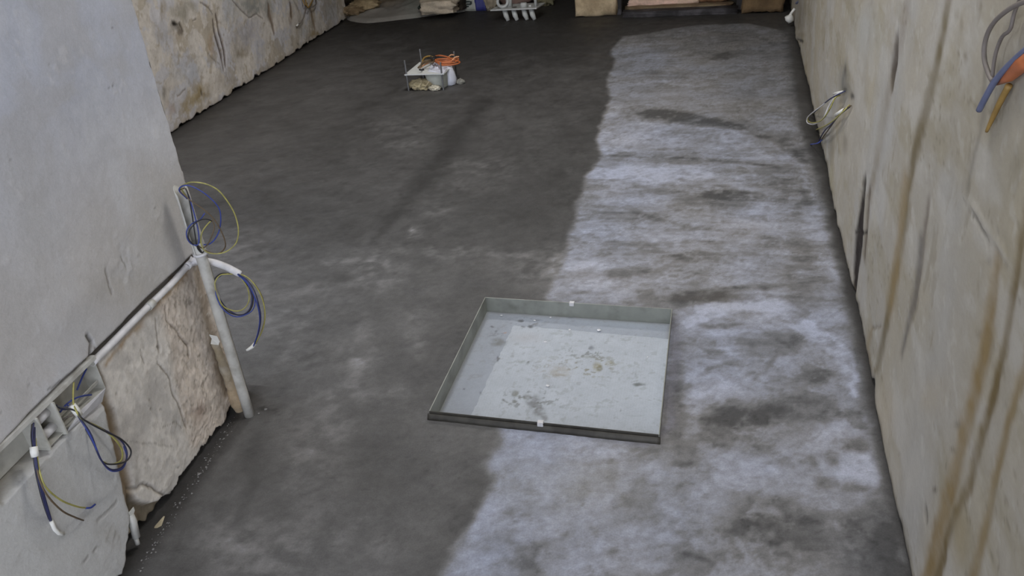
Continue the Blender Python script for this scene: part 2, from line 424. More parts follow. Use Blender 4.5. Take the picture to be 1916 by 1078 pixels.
dt = 0.475 + 0.09 * near_w + 0.05 * n1 + (0.09 * sh(n5, 5) + 0.13 * sh(n7, 6) + .05 * n4 + .06 * n6) * (1 - .5 * sw) + (0.12 * sh(nst, 5) + .07 * sh(nf, 4) + .08 * sh(n7, 5)) * (0.10 + 0.75 * sw - .45 * smooth(4.2, 5.2, Vw)) + 0.05 * n3
dt = dt - .10 * smooth(.30, .5, n7 + .35 * n6) - .07 * smooth(.25, .42, fbm(U * 20 + n5, Vw * 30 + n5, 4, 19))
def dl(m, a):
    global dt; dt = dt + a * m
for b in [(1220, 325, 130, 14, .13), (1330, 330, 110, 12, .10), (1190, 375, 100, 9, .08), (1170, 250, 60, 14, .07), (1140, 215, 14, 10, .09), (1230, 110, 60, 10, .06),
          (1120, 440, 60, 14, .08), (1100, 495, 60, 18, .12), (1150, 530, 90, 12, .12), (1270, 440, 60, 20, .08), (1330, 470, 50, 16, .08), (1400, 500, 60, 16, .07),
          (1520, 420, 20, 30, .08), (1430, 390, 50, 10, .08), (1540, 540, 30, 14, .10), (1560, 520, 12, 40, .1), (1300, 530, 60, 10, .05), (1150, 205, 16, 12, .08),
          (1330, 640, 60, 50, .05), (1400, 575, 60, 10, .12), (1350, 590, 60, 14, .08), (1330, 720, 50, 30, .11), (1300, 790, 22, 40, .12), (1290, 600, 20, 20, .05),
          (1450, 600, 40, 10, .10), (1540, 640, 30, 14, .08), (1440, 720, 40, 40, .04), (1600, 880, 40, 26, .16), (1530, 830, 60, 16, .10), (1580, 805, 40, 14, .10),
          (1500, 890, 50, 20, .08), (1430, 870, 50, 14, .08), (1100, 830, 140, 30, .05), (1050, 880, 120, 40, .06), (1100, 950, 160, 24, .05), (960, 980, 70, 24, .08),
          (890, 1040, 60, 24, .09), (1320, 925, 90, 14, .08), (1230, 1000, 110, 14, .07), (1180, 860, 100, 20, .04), (1380, 900, 60, 14, .07), (1430, 1050, 80, 20, .02), (1190, 1060, 90, 26, .02)]:
    dl(g.blob(b[0], b[1], b[2], b[3], 0, 1.3) * (.8 + .8 * n4), b[4] * 1.25)
# damp islands, dark sweeps
for b in [(1225, 137, 20, 5, -.10), (1355, 103, 22, 5, -.10), (1250, 215, 50, 8, -.13), (1330, 60, 160, 16, -.05), (1400, 100, 100, 30, -.05), (1430, 180, 70, 40, -.05),
          (1360, 365, 55, 8, -.18), (1300, 375, 60, 8, -.08), (1290, 480, 60, 9, -.14), (1210, 545, 18, 12, -.14), (1150, 512, 26, 12, -.10), (1330, 555, 80, 12, -.20), (1420, 535, 50, 6, -.14),
          (1440, 330, 60, 20, -.09), (1480, 380, 40, 30, -.06), (1500, 500, 26, 60, -.09), (1460, 450, 40, 20, -.07), (1350, 612, 40, 5, -.16), (1370, 640, 90, 8, -.10),
          (1500, 632, 18, 12, -.14), (1480, 590, 30, 10, -.10), (1380, 775, 80, 24, -.15), (1340, 800, 60, 24, -.12), (1470, 770, 90, 20, -.14), (1440, 815, 70, 20, -.09), (1600, 830, 26, 16, -.20),
          (1555, 853, 13, 12, -.18), (1552, 900, 20, 12, -.13), (1385, 985, 18, 12, -.14), (1300, 998, 36, 8, -.12), (1460, 1010, 80, 60, -.15), (1430, 960, 60, 30, -.10),
          (1530, 705, 30, 12, -.12), (1265, 870, 22, 8, -.12), (1120, 870, 40, 5, -.08), (1190, 840, 60, 5, -.07), (950, 920, 30, 8, -.06), (1000, 1040, 50, 26, -.12), (1050, 1010, 60, 12, -.07),
          (1230, 1040, 80, 10, -.08), (1420, 670, 30, 30, -.08), (1480, 700, 30, 20, -.07), (1270, 760, 14, 60, -.09), (1262, 690, 14, 90, -.08), (1280, 650, 14, 40, -.06), (1380, 840, 60, 10, -.08),
          (1290, 850, 30, 20, -.05), (1220, 815, 60, 10, -.05), (1150, 800, 160, 8, -.05), (1310, 590, 22, 8, -.07)]:
    dl(f.blob(b[0], b[1], b[2] * 1.08, b[3] * 1.15, 0, 2.2) * (0.9 + 0.9 * n4), b[4] * 1.1)
for p, w, a in [([(1150, 292), (1230, 296), (1300, 298), (1380, 302), (1450, 312)], 3.2, -.16),
                ([(1190, 208), (1270, 218), (1340, 228), (1400, 240), (1460, 262), (1500, 300)], [6, 12, 8, 10, 14, 16], -.11),
                ([(1100, 400), (1180, 396), (1240, 408)], 3, -.09), ([(1110, 350), (1190, 352), (1300, 362)], 4, -.06),
                ([(1215, 405), (1290, 425), (1370, 440)], 4, -.08), ([(1160, 460), (1230, 466)], 3, -.08),
                ([(1290, 720), (1330, 690), (1370, 680)], 5, -.10), ([(1400, 720), (1440, 690), (1460, 660)], 6, -.08),
                ([(1360, 1000), (1420, 1012), (1480, 1045)], 9, -.10), ([(1100, 1050), (1180, 1025), (1250, 1020), (1330, 1050)], 6, -.09),
                ([(1310, 590), (1360, 610), (1420, 612), (1500, 660)], 4, -.07)]:
    dl(f.stroke(p, w) * (.9 + .8 * n4), a * 1.3)
for p, w, a in [([(1200, 226), (1300, 238), (1380, 248), (1440, 266), (1500, 310), (1520, 370)], 4, .08),
                ([(1270, 600), (1340, 572), (1420, 565), (1480, 580), (1540, 620), (1580, 665), (1598, 735)], [8, 12, 12, 12, 9, 7, 6], .12),
                ([(1590, 700), (1594, 735)], 7, .10), ([(1130, 315), (1250, 318), (1330, 330)], 7, .06),
                ([(1560, 500), (1580, 540), (1588, 570)], 5, .10), ([(1180, 158), (1240, 152), (1290, 160)], 4, .08)]:
    dl(g.stroke(p, w, 1.4) * (.9 + .8 * n4), a * 1.25)
hk = Field(FLOOR, U, Vw, 0.009, 26, 7)
for pts_, a_, so_ in [([(1190, 214), (1215, 203), (1260, 205), (1300, 215), (1360, 225), (1402, 240), (1380, 243), (1330, 239), (1260, 231), (1200, 228)], -.15, .015),
                      ([(1305, 362), (1350, 352), (1420, 360), (1480, 375), (1400, 378), (1330, 372)], -.14, .018), ([(1255, 552), (1330, 540), (1400, 538), (1360, 556), (1310, 570), (1262, 578)], -.14, .012),
                      ([(1325, 110), (1362, 97), (1364, 110), (1340, 115)], -.12, .012), ([(1390, 246), (1440, 256), (1500, 286), (1528, 340), (1540, 400), (1500, 380), (1480, 320), (1430, 280)], -.08, .02),
                      ([(1310, 765), (1400, 758), (1440, 775), (1482, 790), (1420, 802), (1350, 800), (1310, 790)], -.10, .014), ([(1578, 768), (1608, 769), (1626, 788), (1625, 806), (1600, 800), (1574, 786)], -.17, .008),
                      ([(1400, 930), (1450, 930), (1520, 950), (1560, 985), (1590, 1040), (1600, 1100), (1540, 1100), (1500, 1040), (1440, 1010), (1395, 985)], -.07, .02),
                      ([(1575, 965), (1645, 930), (1672, 1000), (1692, 1078), (1620, 1100), (1600, 1040)], -.10, .015), ([(1240, 208), (1290, 212), (1280, 220), (1240, 218)], -.04, .02),
                      ([(1270, 600), (1310, 580), (1380, 564), (1440, 563), (1500, 592), (1560, 628), (1592, 665), (1602, 700), (1597, 737), (1582, 722), (1570, 680), (1530, 642), (1470, 608), (1400, 590), (1330, 600), (1285, 615)], .12, .010),
                      ([(1590, 840), (1625, 850), (1645, 895), (1634, 918), (1600, 905), (1570, 862)], .09, .010), ([(1108, 318), (1230, 305), (1335, 312), (1330, 336), (1230, 347), (1112, 345)], .08, .015),
                      ([(1118, 262), (1130, 240), (1200, 228), (1300, 240), (1400, 250), (1470, 275), (1500, 310), (1420, 290), (1300, 275), (1200, 280), (1125, 292)], .07, .015),
                      ([(1290, 710), (1330, 700), (1378, 712), (1380, 735), (1330, 750), (1295, 745)], .08, .012), ([(1145, 92), (1200, 76), (1230, 84), (1180, 100), (1150, 116)], .05, .02)]:
    dl(hk.poly(pts_, so_) * (.85 + .9 * n4), a_)
# wet strip along the right wall
strip = f.stroke([(1478, 60), (1492, 150), (1512, 240), (1534, 330), (1556, 420), (1584, 540), (1612, 650), (1632, 740), (1652, 850), (1672, 950), (1690, 1078), (1725, 1250)],
                 [14, 18, 22, 20, 12, 14, 22, 26, 16, 22, 40, 40], 1.3)
dt = dt - 0.17 * strip
dl(f.poly([(1570, 960), (1640, 935), (1680, 1000), (1720, 1250), (1600, 1250), (1580, 1060)], 0.02), -0.08)
t_all = tone * (1 - dry) + np.clip(dt, 0.22, 0.80) * dry
# tiny pits
pits = smooth(0.52, 0.66, fbm(U * 60, Vw * 60, 2, 9)) * smooth(0.0, .4, fbm(U * 4, Vw * 4, 3, 10) + .15)
t_all = t_all - 0.05 * pits
t_all = np.clip(t_all, 0.10, 0.85)
warm = np.array([0.086, 0.083, 0.077]); A0 = np.array([0.018, 0.017, 0.016]); A1 = srgb(122, 120, 119); A2 = srgb(178, 180, 192); 
def floor_col(t, dryv):
    k = t[..., None]
    c = np.where(k < 0.45, A0 + (A1 - A0) * (np.clip(k, 0, .45) / .45) ** 1.5, A1 + (A2 - A1) * ((np.clip(k, .45, .85) - .45) / .40))
    blue = np.clip(dryv * (0.5 + fbm(U * 2.2, Vw * 2.2, 3, 14)), 0, 1)[..., None]
    return c * (1 + blue * np.array([-0.05, 0.0, 0.10]))
pig = floor_col(t_all, dry)
tan = g.blob(1500, 955, 60, 30) * .0
pig = over(pig, 0.35 * g.blob(1060, 900, 160, 60) * dry, srgb(150, 148, 142))
# bluish wet edge, brown damp island, dark joint at the wall feet
pig = over(pig, 0.5 * f.stroke([(1262, 600), (1256, 700), (1250, 800), (1200, 830), (1100, 815)], [12, 12, 12, 8, 6]), srgb(104, 102, 112))
pig = over(pig, 0.6 * g.blob(1330, 556, 75, 11, 0, 1.6), srgb(88, 84, 80))
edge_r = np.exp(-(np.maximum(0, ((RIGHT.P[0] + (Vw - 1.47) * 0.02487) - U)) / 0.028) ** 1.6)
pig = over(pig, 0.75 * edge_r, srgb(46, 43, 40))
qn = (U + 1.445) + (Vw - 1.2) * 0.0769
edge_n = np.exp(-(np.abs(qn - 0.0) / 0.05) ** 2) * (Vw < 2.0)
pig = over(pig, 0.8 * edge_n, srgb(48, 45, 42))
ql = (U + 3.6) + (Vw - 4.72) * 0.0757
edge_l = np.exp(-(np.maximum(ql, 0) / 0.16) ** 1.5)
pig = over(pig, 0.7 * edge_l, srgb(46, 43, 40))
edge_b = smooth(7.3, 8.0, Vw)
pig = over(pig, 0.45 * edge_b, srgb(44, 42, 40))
# splashes beside the pipe foot
pig = over(pig, 0.8 * g.blob(500, 768, 14, 5, -15, 1.5), srgb(40, 38, 36))
Z = 0.0015 * n2 + 0.001 * n1
Z = Z * smooth(0.0, 0.08, np.abs(dT))
X = np.stack([U, Vw, Z], -1)
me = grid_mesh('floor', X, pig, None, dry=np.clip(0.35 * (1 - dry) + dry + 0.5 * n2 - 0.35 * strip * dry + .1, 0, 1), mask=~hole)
o = bpy.data.objects.new('floor', me); COL.objects.link(o); me.materials.append(M['floor'])
me.polygons.foreach_set('use_smooth', [True] * len(me.polygons)); tag(o, 'grey screed floor, damp and dark on the left, powdery and pale on the right', 'floor', kind='structure')

# ================================================================== WALLS
def wall(name, S, us, vs, fn, mat, edge_fn, label, cut=0.035, shift=None):
    """dense wall sheet; bottom edge ragged with a dark return behind it"""
    U, V = np.meshgrid(us, vs, indexing='ij')
    pig, D = fn(U, V)
    e = edge_fn(U)
    Vz = V + e * (1 - smooth(0, 0.10, V))
    if shift is not None: U = U + shift(U, V)
    X = S.P + U[..., None] * S.d + Vz[..., None] * S.t + D[..., None] * S.n
    ret1 = X[:, :1] - S.n * cut; ret1[..., 2] += 0.004
    ret2 = ret1.copy(); ret2[..., 2] = -0.03
    dark = np.broadcast_to(srgb(40, 36, 32), ret1.shape)
    X = np.concatenate([ret2, ret1, X], 1); pig = np.concatenate([dark, dark, pig], 1)
    me = grid_mesh(name, X, pig, None)
    o = bpy.data.objects.new(name, me); COL.objects.link(o); me.materials.append(mat)
    sm_ = np.ones((X.shape[0] - 1, X.shape[1] - 1), bool); sm_[:, :2] = False; me.polygons.foreach_set('use_smooth', sm_.reshape(-1))
    tag(o, label, 'wall', kind='structure'); return o

# ---- near left wall: smooth filler above a chased conduit, rough old plaster below
BU0, BU1, BV0, BV1 = NEAR.uv(0, 900)[0] - .02, NEAR.uv(176, 676)[0], 0.468, 0.556
def near_fn(U, V):
    f = Field(NEAR, U, V, 0.006, 22); h = Field(NEAR, U, V, 0.0025, 40, 3); p = Field(NEAR, U, V)
    n1 = fbm(U * 4, V * 4, 5, 21); n2 = fbm(U * 16, V * 16, 5, 22); n3 = fbm(U * 60, V * 60, 4, 23)
    base = srgb(188, 185, 184); cool = srgb(176, 179, 190)
    pig = np.broadcast_to(base, U.shape + (3,)).copy()
    pig = over(pig, smooth(0.75, 1.25, V), cool)
    pig = pig * (1 + 0.05 * n1 + 0.05 * n2)[..., None]
    D = 0.0012 * n2 + 0.003 * n1
    mt = fbm(U * 7 + .6 * n1, V * 5 + .6 * n1, 6, 26)
    pig = over(pig, np.clip(1.3 * mt, 0, .5), srgb(196, 197, 202)); pig = over(pig, np.clip(-1.0 * mt - .05, 0, .35), srgb(168, 164, 160))
    m = smooth(.44, .56, fbm(U * 28, V * 28, 4, 27)); D += .0008 * m; pig = over(pig, .25 * m, srgb(204, 203, 204))
    # warm, thinner filler near the corner and just above the chase
    pig = over(pig, 0.5 * f.blob(300, 430, 60, 110) + 0.4 * f.blob(250, 540, 90, 40), srgb(170, 164, 154))
    pig = over(pig, 0.35 * f.blob(60, 420, 80, 140) + .3 * f.blob(150, 620, 90, 60), srgb(172, 172, 174))
    rough_up = f.blob(235, 500, 35, 40)
    D += rough_up * 0.004 * fbm(U * 45, V * 45, 4, 25)
    for pts, w in [([(198, 505), (205, 530), (210, 552)], 1.6), ([(160, 628), (170, 640), (178, 652)], 2), ([(226, 480), (236, 500)], 1.2)]:
        m = h.stroke(pts, w, 1.4); D -= 0.004 * m; pig = over(pig, .5 * m, srgb(110, 104, 96))
    for x, y in [(55, 720), (2, 770), (210, 50), (212, 160), (90, 120), (205, 165), (20, 300), (292, 390)]:
        m = h.blob(x, y, 2.5, 2, 0, 2); pig = over(pig, .5 * m, srgb(100, 98, 96)); D -= .002 * m
    # region below the chase
    chase = [(0, 848), (60, 783), (120, 722), (175, 673), (230, 618), (276, 570), (320, 528), (362, 487), (372, 484)]
    low = p.poly([(-200, 1050), (0, 846), (60, 783), (120, 722), (175, 673), (276, 570), (362, 487), (420, 440), (520, 800), (430, 1300), (-200, 1300)], 0.006)
    rough = f.poly([(180, 675), (276, 575), (366, 490), (430, 440), (520, 800), (300, 1100), (262, 1080), (255, 1000), (235, 900), (205, 780)], 0.004)
    red = f.poly([(300, 560), (366, 490), (430, 440), (520, 800), (440, 860), (370, 850), (345, 780), (330, 690), (318, 640), (308, 600)], 0.02)
    pig = over(pig, rough, srgb(210, 204, 196))
    pig = np.where((rough > 0)[..., None], pig * (1 + rough * (0.14 * n2 + 0.20 * n3))[..., None], pig)
    pig = over(pig, red * 0.75, srgb(204, 190, 176)); pig = pig * (1 + red * (0.26 * n3 + 0.12 * n2))[..., None]
    pig = over(pig, .35 * f.blob(340, 580, 30, 40), srgb(188, 178, 168))
    D = D - rough * 0.009 + rough * 0.0012 * n2 + rough * 0.0012 * n3 + red * 0.0025 * fbm(U * 30, V * 30, 5, 29) + red * .002 * fbm(U * 90, V * 90, 3, 30)
    # rust along the chase, ochre at the lower right
    pig = over(pig, .75 * f.stroke([(200, 680), (262, 610), (300, 570), (352, 512)], [4, 6, 7, 6]), srgb(160, 132, 94))
    pig = over(pig, .5 * f.blob(360, 525, 14, 16), srgb(128, 112, 96))
    pig = over(pig, .6 * f.blob(440, 720, 12, 20) + .3 * f.blob(420, 690, 14, 40), srgb(158, 132, 92))
    pig = over(pig, .45 * f.blob(380, 770, 12, 18), srgb(146, 112, 92))
    pig = over(pig, .65 * f.stroke([(372, 500), (382, 555), (396, 615), (410, 675), (430, 735)], [7, 9, 10, 9, 8], 1.5), srgb(122, 104, 80))  # brown band beside the pipe: dirt plus the pipe's shadow, painted in
    fib = smooth(.30, .46, fbm(U * 70 + 2 * n2, V * 70 + 2 * n2, 4, 37)); pig = over(pig, rough * (.20 + .35 * red) * fib, srgb(118, 108, 96))
    fib = smooth(.30, .46, fbm(U * 55 + 2 * n2, V * 55, 4, 38)); pig = over(pig, rough * (.25 + .25 * red) * fib, srgb(214, 206, 196))
    pig = over(pig, rough * (1 - red) * np.clip(1.6 * fbm(U * 9, V * 9, 5, 39), 0, .45), srgb(158, 154, 150))
    # cracks and edges of the peeled coat
    for pts, w, d in [([(332, 614), (340, 630), (352, 640), (358, 652), (359, 668)], 1.6, .006), ([(315, 575), (316, 600), (330, 615)], 1.3, .004),
                      ([(300, 680), (318, 700), (324, 715), (328, 735), (340, 755), (348, 785), (356, 800)], 1.5, .005),
                      ([(270, 655), (276, 680)], 1.2, .003), ([(296, 600), (300, 640), (304, 660)], 1.2, .004), ([(303, 648), (304, 655)], 2, .004),
                      ([(195, 815), (230, 825), (290, 830), (330, 835)], 1.0, .001), ([(250, 916), (265, 914), (276, 905), (290, 912), (316, 934)], 3.4, .007),
                      ([(310, 800), (335, 790), (345, 800)], 1.1, .002)]:
        m = h.stroke(pts, w, 1.3); D -= d * m; pig = over(pig, .55 * m, srgb(104, 92, 78))
    for x, y in [(285, 747), (288, 765), (300, 650), (225, 735), (208, 742), (283, 862), (306, 767), (340, 880)]:
        m = h.blob(x, y, 2.5, 2.0, 0, 2); pig = over(pig, .6 * m, srgb(96, 88, 80)); D -= .003 * m
    # smooth patch left of the vertical groove
    patch = f.poly([(-200, 1050), (0, 900), (90, 850), (120, 815), (195, 760), (215, 800), (240, 900), (250, 960), (262, 1080), (245, 1200), (-200, 1300)], 0.006)
    pig = over(pig, patch, srgb(190, 189, 187)); pig = pig * (1 + patch * .03 * n2)[..., None]
    D = D + patch * 0.006
    for pts, w in [([(55, 905), (75, 880), (95, 860)], .8), ([(180, 975), (200, 955), (215, 940)], 2.2), ([(150, 1055), (170, 1035), (184, 1022)], 1.2), ([(8, 878), (30, 880)], 2.2)]:
        m = h.stroke(pts, w, 1.4); pig = over(pig, .5 * m, srgb(112, 106, 100)); D -= .003 * m
    m = f.blob(205, 1000, 22, 22); pig = over(pig, .35 * m, srgb(150, 144, 134)); D += m * .003 * n3
    # vertical groove
    gr = h.stroke([(180, 684), (196, 730), (212, 785), (228, 850), (240, 905), (252, 960), (260, 1020)], [10, 11, 13, 13, 13, 12, 12], 2.5)
    D -= 0.013 * gr; pig = over(pig, .95 * gr, srgb(128, 110, 86))
    # broken out pocket at the foot of the groove
    pk = h.poly([(244, 925), (262, 938), (290, 948), (318, 938), (332, 930), (322, 975), (300, 1010), (268, 1040), (250, 1062), (240, 1000)], 0.006)
    D -= 0.028 * pk; pig = over(pig, .8 * pk, srgb(132, 118, 92)); pig = pig * (1 + pk * .25 * n3)[..., None]
    pk2 = h.poly([(240, 985), (262, 1005), (275, 1030), (258, 1070), (236, 1075)], 0.005); pig = over(pig, pk2 * .9, srgb(48, 44, 40)); D -= .02 * pk2
    pig = over(pig, .6 * h.blob(272, 975, 12, 12, 0, 1.5), srgb(196, 170, 152))
    # dark, broken base strip
    bs = h.poly([(470, 745), (448, 762), (436, 790), (400, 838), (372, 875), (345, 905), (330, 940), (380, 960), (540, 830)], 0.004)
    D -= .028 * bs; pig = over(pig, .85 * bs, srgb(62, 54, 48))
    bs2 = h.poly([(240, 1060), (232, 1078), (210, 1130), (150, 1250), (300, 1250), (280, 1060)], 0.004)
    D -= .02 * bs2; pig = over(pig, .7 * bs2, srgb(70, 62, 56))
    # the chase itself and the box recess
    ch = p.stroke(chase, 8.5, 3.0)
    ch2 = p.stroke([(0, 848), (60, 783), (176, 673)], 9, 3)
    D = D - 0.024 * ch; pig = over(pig, .75 * ch, srgb(104, 98, 90))
    rec = smooth(BU0 - .006, BU0, U) * smooth(BU1 + .008, BU1 + .002, U) * smooth(BV0 - .010, BV0 - .004, V) * smooth(BV1 + .010, BV1 + .004, V)
    D = D * (1 - rec) - 0.055 * rec; pig = over(pig, rec, srgb(122, 116, 104))
    m = h.stroke([(168, 664), (172, 640), (165, 628)], 3, 1.5); D -= .006 * m; pig = over(pig, .7 * m, srgb(84, 80, 74))
    m = h.stroke([(90, 730), (130, 700), (150, 682)], 2, 1.5); pig = over(pig, .6 * m, srgb(90, 86, 80))
    # rounded arris and chipped corner at the free end
    uc = NEAR.uv(356, 345)[0] + 0.006 * fbm(V[:1] * 30, V[:1] * 0 + 3, 4, 33) + 0.0
    k = smooth(0.02, 0.0, uc - U)
    D = D - 0.010 * k - .012 * smooth(.02, 0, uc - U) * smooth(.1, .35, fbm(U * 60, V * 40, 4, 36))
    pig = over(pig, .5 * smooth(.008, 0, uc - U), srgb(196, 194, 190))
    pits = smooth(.45, .6, fbm(U * 45, V * 45, 2, 35)) * smooth(.035, 0, uc - U)
    pig = over(pig, .6 * pits, srgb(108, 100, 92))
    return pig, D
u_end = NEAR.uv(356, 345)[0]
us = lines((-1.9, BU0 - .03, .05), (BU0 - .03, u_end, .0042))
vs = lines((0, 1.45, .0048), (1.45, 3.0, .12))
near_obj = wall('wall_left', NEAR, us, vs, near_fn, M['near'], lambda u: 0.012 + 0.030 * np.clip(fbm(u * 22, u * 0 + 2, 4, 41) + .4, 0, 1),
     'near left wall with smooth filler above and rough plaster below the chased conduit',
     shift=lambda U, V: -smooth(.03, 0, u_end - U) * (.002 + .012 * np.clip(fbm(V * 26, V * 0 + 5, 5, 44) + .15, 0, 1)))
# its far end face
me_e = bmesh.new()
nE = 80
a = [NEAR.pt(u_end + .004 * math.sin(k * 2.1) * (k % 3 > 0), 3.0 * k / nE, -0.011) for k in range(nE + 1)]
b = [p - NEAR.n * 0.16 for p in a]
va = [me_e.verts.new(tuple(NEAR.pt(u_end, 3.0 * k / nE, -0.013))) for k in range(nE + 1)]
vb = [me_e.verts.new(tuple(p)) for p in b]
vc = [me_e.verts.new(tuple(p - NEAR.d * 2.9)) for p in (b[0], b[-1])]
for k in range(nE): me_e.faces.new((va[k], va[k + 1], vb[k + 1], vb[k]))
me_e.faces.new((vb[0], vb[-1], vc[1], vc[0]))
me = bpy.data.meshes.new('wall_end'); me_e.to_mesh(me); me_e.free(); me.materials.append(M['near'])
paint(me, lambda v: np.broadcast_to(srgb(165, 160, 152), v.shape) * (1 + .1 * fbm(v[:, 2] * 9, v[:, 0] * 9, 3, 3))[:, None])
o = bpy.data.objects.new('wall_end', me); COL.objects.link(o); o.parent = near_obj

# ---- right wall
def right_fn(U, V):
    f = Field(RIGHT, U, V, 0.007, 18); h = Field(RIGHT, U, V, 0.003, 40, 3)
    n1 = fbm(U * 2.2, V * 1.4, 5, 51); n2 = fbm(U * 12, V * 7, 5, 52); n3 = fbm(U * 50, V * 50, 4, 53)
    nv = fbm(U * 22, V * 2.0, 5, 54)
    pig = np.broadcast_to(srgb(160, 154, 143), U.shape + (3,)).copy()
    pig = pig * (1 + 0.05 * n1 + 0.05 * n2 + 0.02 * nv)[..., None]
    pig = over(pig, np.clip(.5 * fbm(U * 3, V * 1.5, 4, 55) + .15, 0, .5), srgb(162, 150, 122))
    pig = over(pig, np.clip(.9 * fbm(U * 2, V * 2, 4, 58) , 0, .5), srgb(168, 168, 168))
    D = 0.010 * n1 + 0.0018 * n2 + 0.0005 * n3
    pig = over(pig, .45 * smooth(3.2, 4.2, U) * smooth(.3, .0, V), srgb(160, 148, 124))
    nb = fbm(U * 3 + .4 * n1, V * 9, 6, 64)
    pig = over(pig, np.clip(1.5 * nb - .1, 0, .5), srgb(142, 133, 110))
    pig = over(pig, np.clip(1.5 * fbm(U * 4, V * 11, 6, 65) - .12, 0, .45), srgb(178, 174, 167))
    m = smooth(.40, .55, fbm(U * 30, V * 70, 3, 67)) * smooth(-.1, .3, nb); pig = over(pig, .45 * m, srgb(112, 104, 88)); D -= .0006 * m
    m = smooth(.34, .5, fbm(U * 14, V * 9, 4, 61)) * smooth(-.05, .3, fbm(U * 2, V * 3, 3, 62)); pig = over(pig, .35 * m, srgb(124, 115, 96)); D -= .001 * m
    sc_ = smooth(.36, .5, fbm(U * 16 + V * 8, V * 30 - U * 14, 4, 68)); pig = over(pig, .30 * sc_, srgb(186, 182, 174))
    def st(pts, w, c, a, d=0.0, hard=1.0, ff=f):
        nonlocal pig, D
        m = ff.stroke(pts, w, hard); pig = over(pig, a * m * (.95 + .5 * n2 + .35 * fbm(U * 8, V * 30, 4, 69)), c); D = D - d * m
    br = srgb(120, 100, 62); dk = srgb(104, 92, 66); bl = srgb(36, 28, 24)
    st([(1775, 0), (1752, 130), (1728, 230), (1712, 300), (1700, 360), (1690, 440), (1672, 540), (1655, 640), (1640, 705)], [7, 7, 7, 7, 6, 6, 5, 6, 5], dk, .75, .002, 1.3)
    st([(1695, 350), (1688, 420), (1682, 480), (1670, 560)], 8, srgb(140, 120, 84), .6)
    st([(1860, 500), (1845, 620), (1825, 720), (1800, 830), (1775, 950), (1745, 1078), (1730, 1150)], [9, 12, 12, 12, 13, 14, 14], srgb(132, 112, 76), .8, .002, 1.5)
    st([(1925, 380), (1900, 500), (1870, 680), (1845, 780), (1815, 900), (1780, 1000), (1758, 1090)], [8, 8, 8, 9, 9, 8, 8], srgb(108, 92, 60), .85, .002, 1.4)
    st([(1925, 640), (1900, 740), (1880, 830), (1850, 950), (1822, 1090)], [8, 8, 9, 9, 9], srgb(130, 112, 78), .75, .001, 1.3)
    st([(1845, 100), (1835, 220), (1812, 330), (1806, 360)], [4, 5, 4, 3], srgb(112, 106, 96), .5)
    st([(1695, -10), (1683, 60), (1672, 110)], [8, 8, 5], srgb(124, 112, 100), .5)
    st([(1672, 85), (1668, 120), (1664, 160)], [4, 6, 3], srgb(40, 28, 22), 1.0, .006, 2, h)
    st([(1660, 170), (1650, 230), (1640, 300), (1630, 360)], [8, 8, 7, 6], srgb(128, 118, 102), .5)
    st([(1616, 350), (1612, 400), (1608, 440), (1602, 490), (1598, 540)], [4, 5, 8, 5, 3], bl, 1.0, .006, 2, h)
    st([(1627, 360), (1623, 440), (1618, 480)], 2.5, srgb(90, 78, 66), .7, .003, 1, h)
    st([(1600, 434), (1624, 436)], 3.5, bl, .8, .004, 1.5, h)
    st([(1735, 380), (1728, 440), (1718, 520), (1708, 570)], 3.5, srgb(112, 102, 92), .7, .002, 1, h)
    st([(1722, 450), (1712, 530), (1700, 600), (1690, 655)], [4, 5, 5, 4], srgb(88, 82, 76), .65, .002, 1, h)
    st([(1818, 400), (1838, 430), (1848, 458)], 2.2, srgb(92, 86, 74), .75, .005, 1.3, h)
    st([(1800, 360), (1820, 390), (1880, 480)], 2.5, srgb(182, 176, 164), .5, -.004, 1, h)
    st([(1630, 615), (1650, 612)], 2.5, srgb(100, 90, 70), .7, .004, 1.3, h)
    st([(1630, 620), (1622, 660), (1632, 700)], 4, srgb(132, 116, 88), .6)
    st([(1738, 955), (1741, 975)], 2.5, srgb(70, 64, 56), .8, .004, 1.3, h)
    for x, y, rx, ry, c, a in [(1580, 150, 12, 30, srgb(108, 106, 100), .85), (1582, 130, 3, 10, bl, .6), (1593, 180, 5, 6, srgb(50, 46, 42), .9), (1580, 168, 4, 3, bl, .9),
                               (1585, 270, 5, 20, srgb(104, 96, 82), .5), (1555, 270, 7, 30, srgb(120, 112, 96), .5), (1792, 795, 5, 7, srgb(98, 92, 80), .7), (1755, 917, 5, 5, srgb(84, 76, 64), .8),
                               (1785, 842, 5, 6, srgb(108, 98, 80), .6), (1848, 490, 5, 7, srgb(110, 104, 94), .6), (1863, 434, 4, 5, srgb(106, 100, 90), .6), (1498, 78, 5, 3, srgb(24, 22, 20), .95),
                               (1500, 65, 6, 5, srgb(112, 100, 80), .6), (1497, 30, 8, 30, srgb(118, 108, 90), .5), (1548, 113, 4, 3, srgb(190, 182, 168), .6), (1665, 60, 10, 60, srgb(150, 140, 128), .4),
                               (1620, 60, 30, 50, srgb(166, 166, 162), .5), (1880, 330, 30, 60, srgb(140, 134, 118), .4), (1700, 900, 30, 60, srgb(174, 168, 158), .4), (1660, 780, 20, 60, srgb(178, 168, 152), .5),
                               (1740, 740, 30, 40, srgb(168, 154, 128), .4), (1800, 1000, 14, 50, srgb(150, 134, 100), .5), (1600, 300, 20, 50, srgb(170, 162, 148), .3), (1557, 340, 6, 30, srgb(158, 150, 120), .5),
                               (1790, 27, 5, 8, dk, .3), (1800, 45, 4, 14, dk, .4), (1793, 100, 3, 5, dk, .5), (1806, 105, 4, 8, dk, .5), (1795, 160, 3, 5, dk, .5)]:
        pig = over(pig, a * h.blob(x, y, rx, ry, 0, 1.4) * (0.85 + .6 * n2), c)
    D = D - .012 * h.blob(1582, 190, 16, 26, 0, 2)
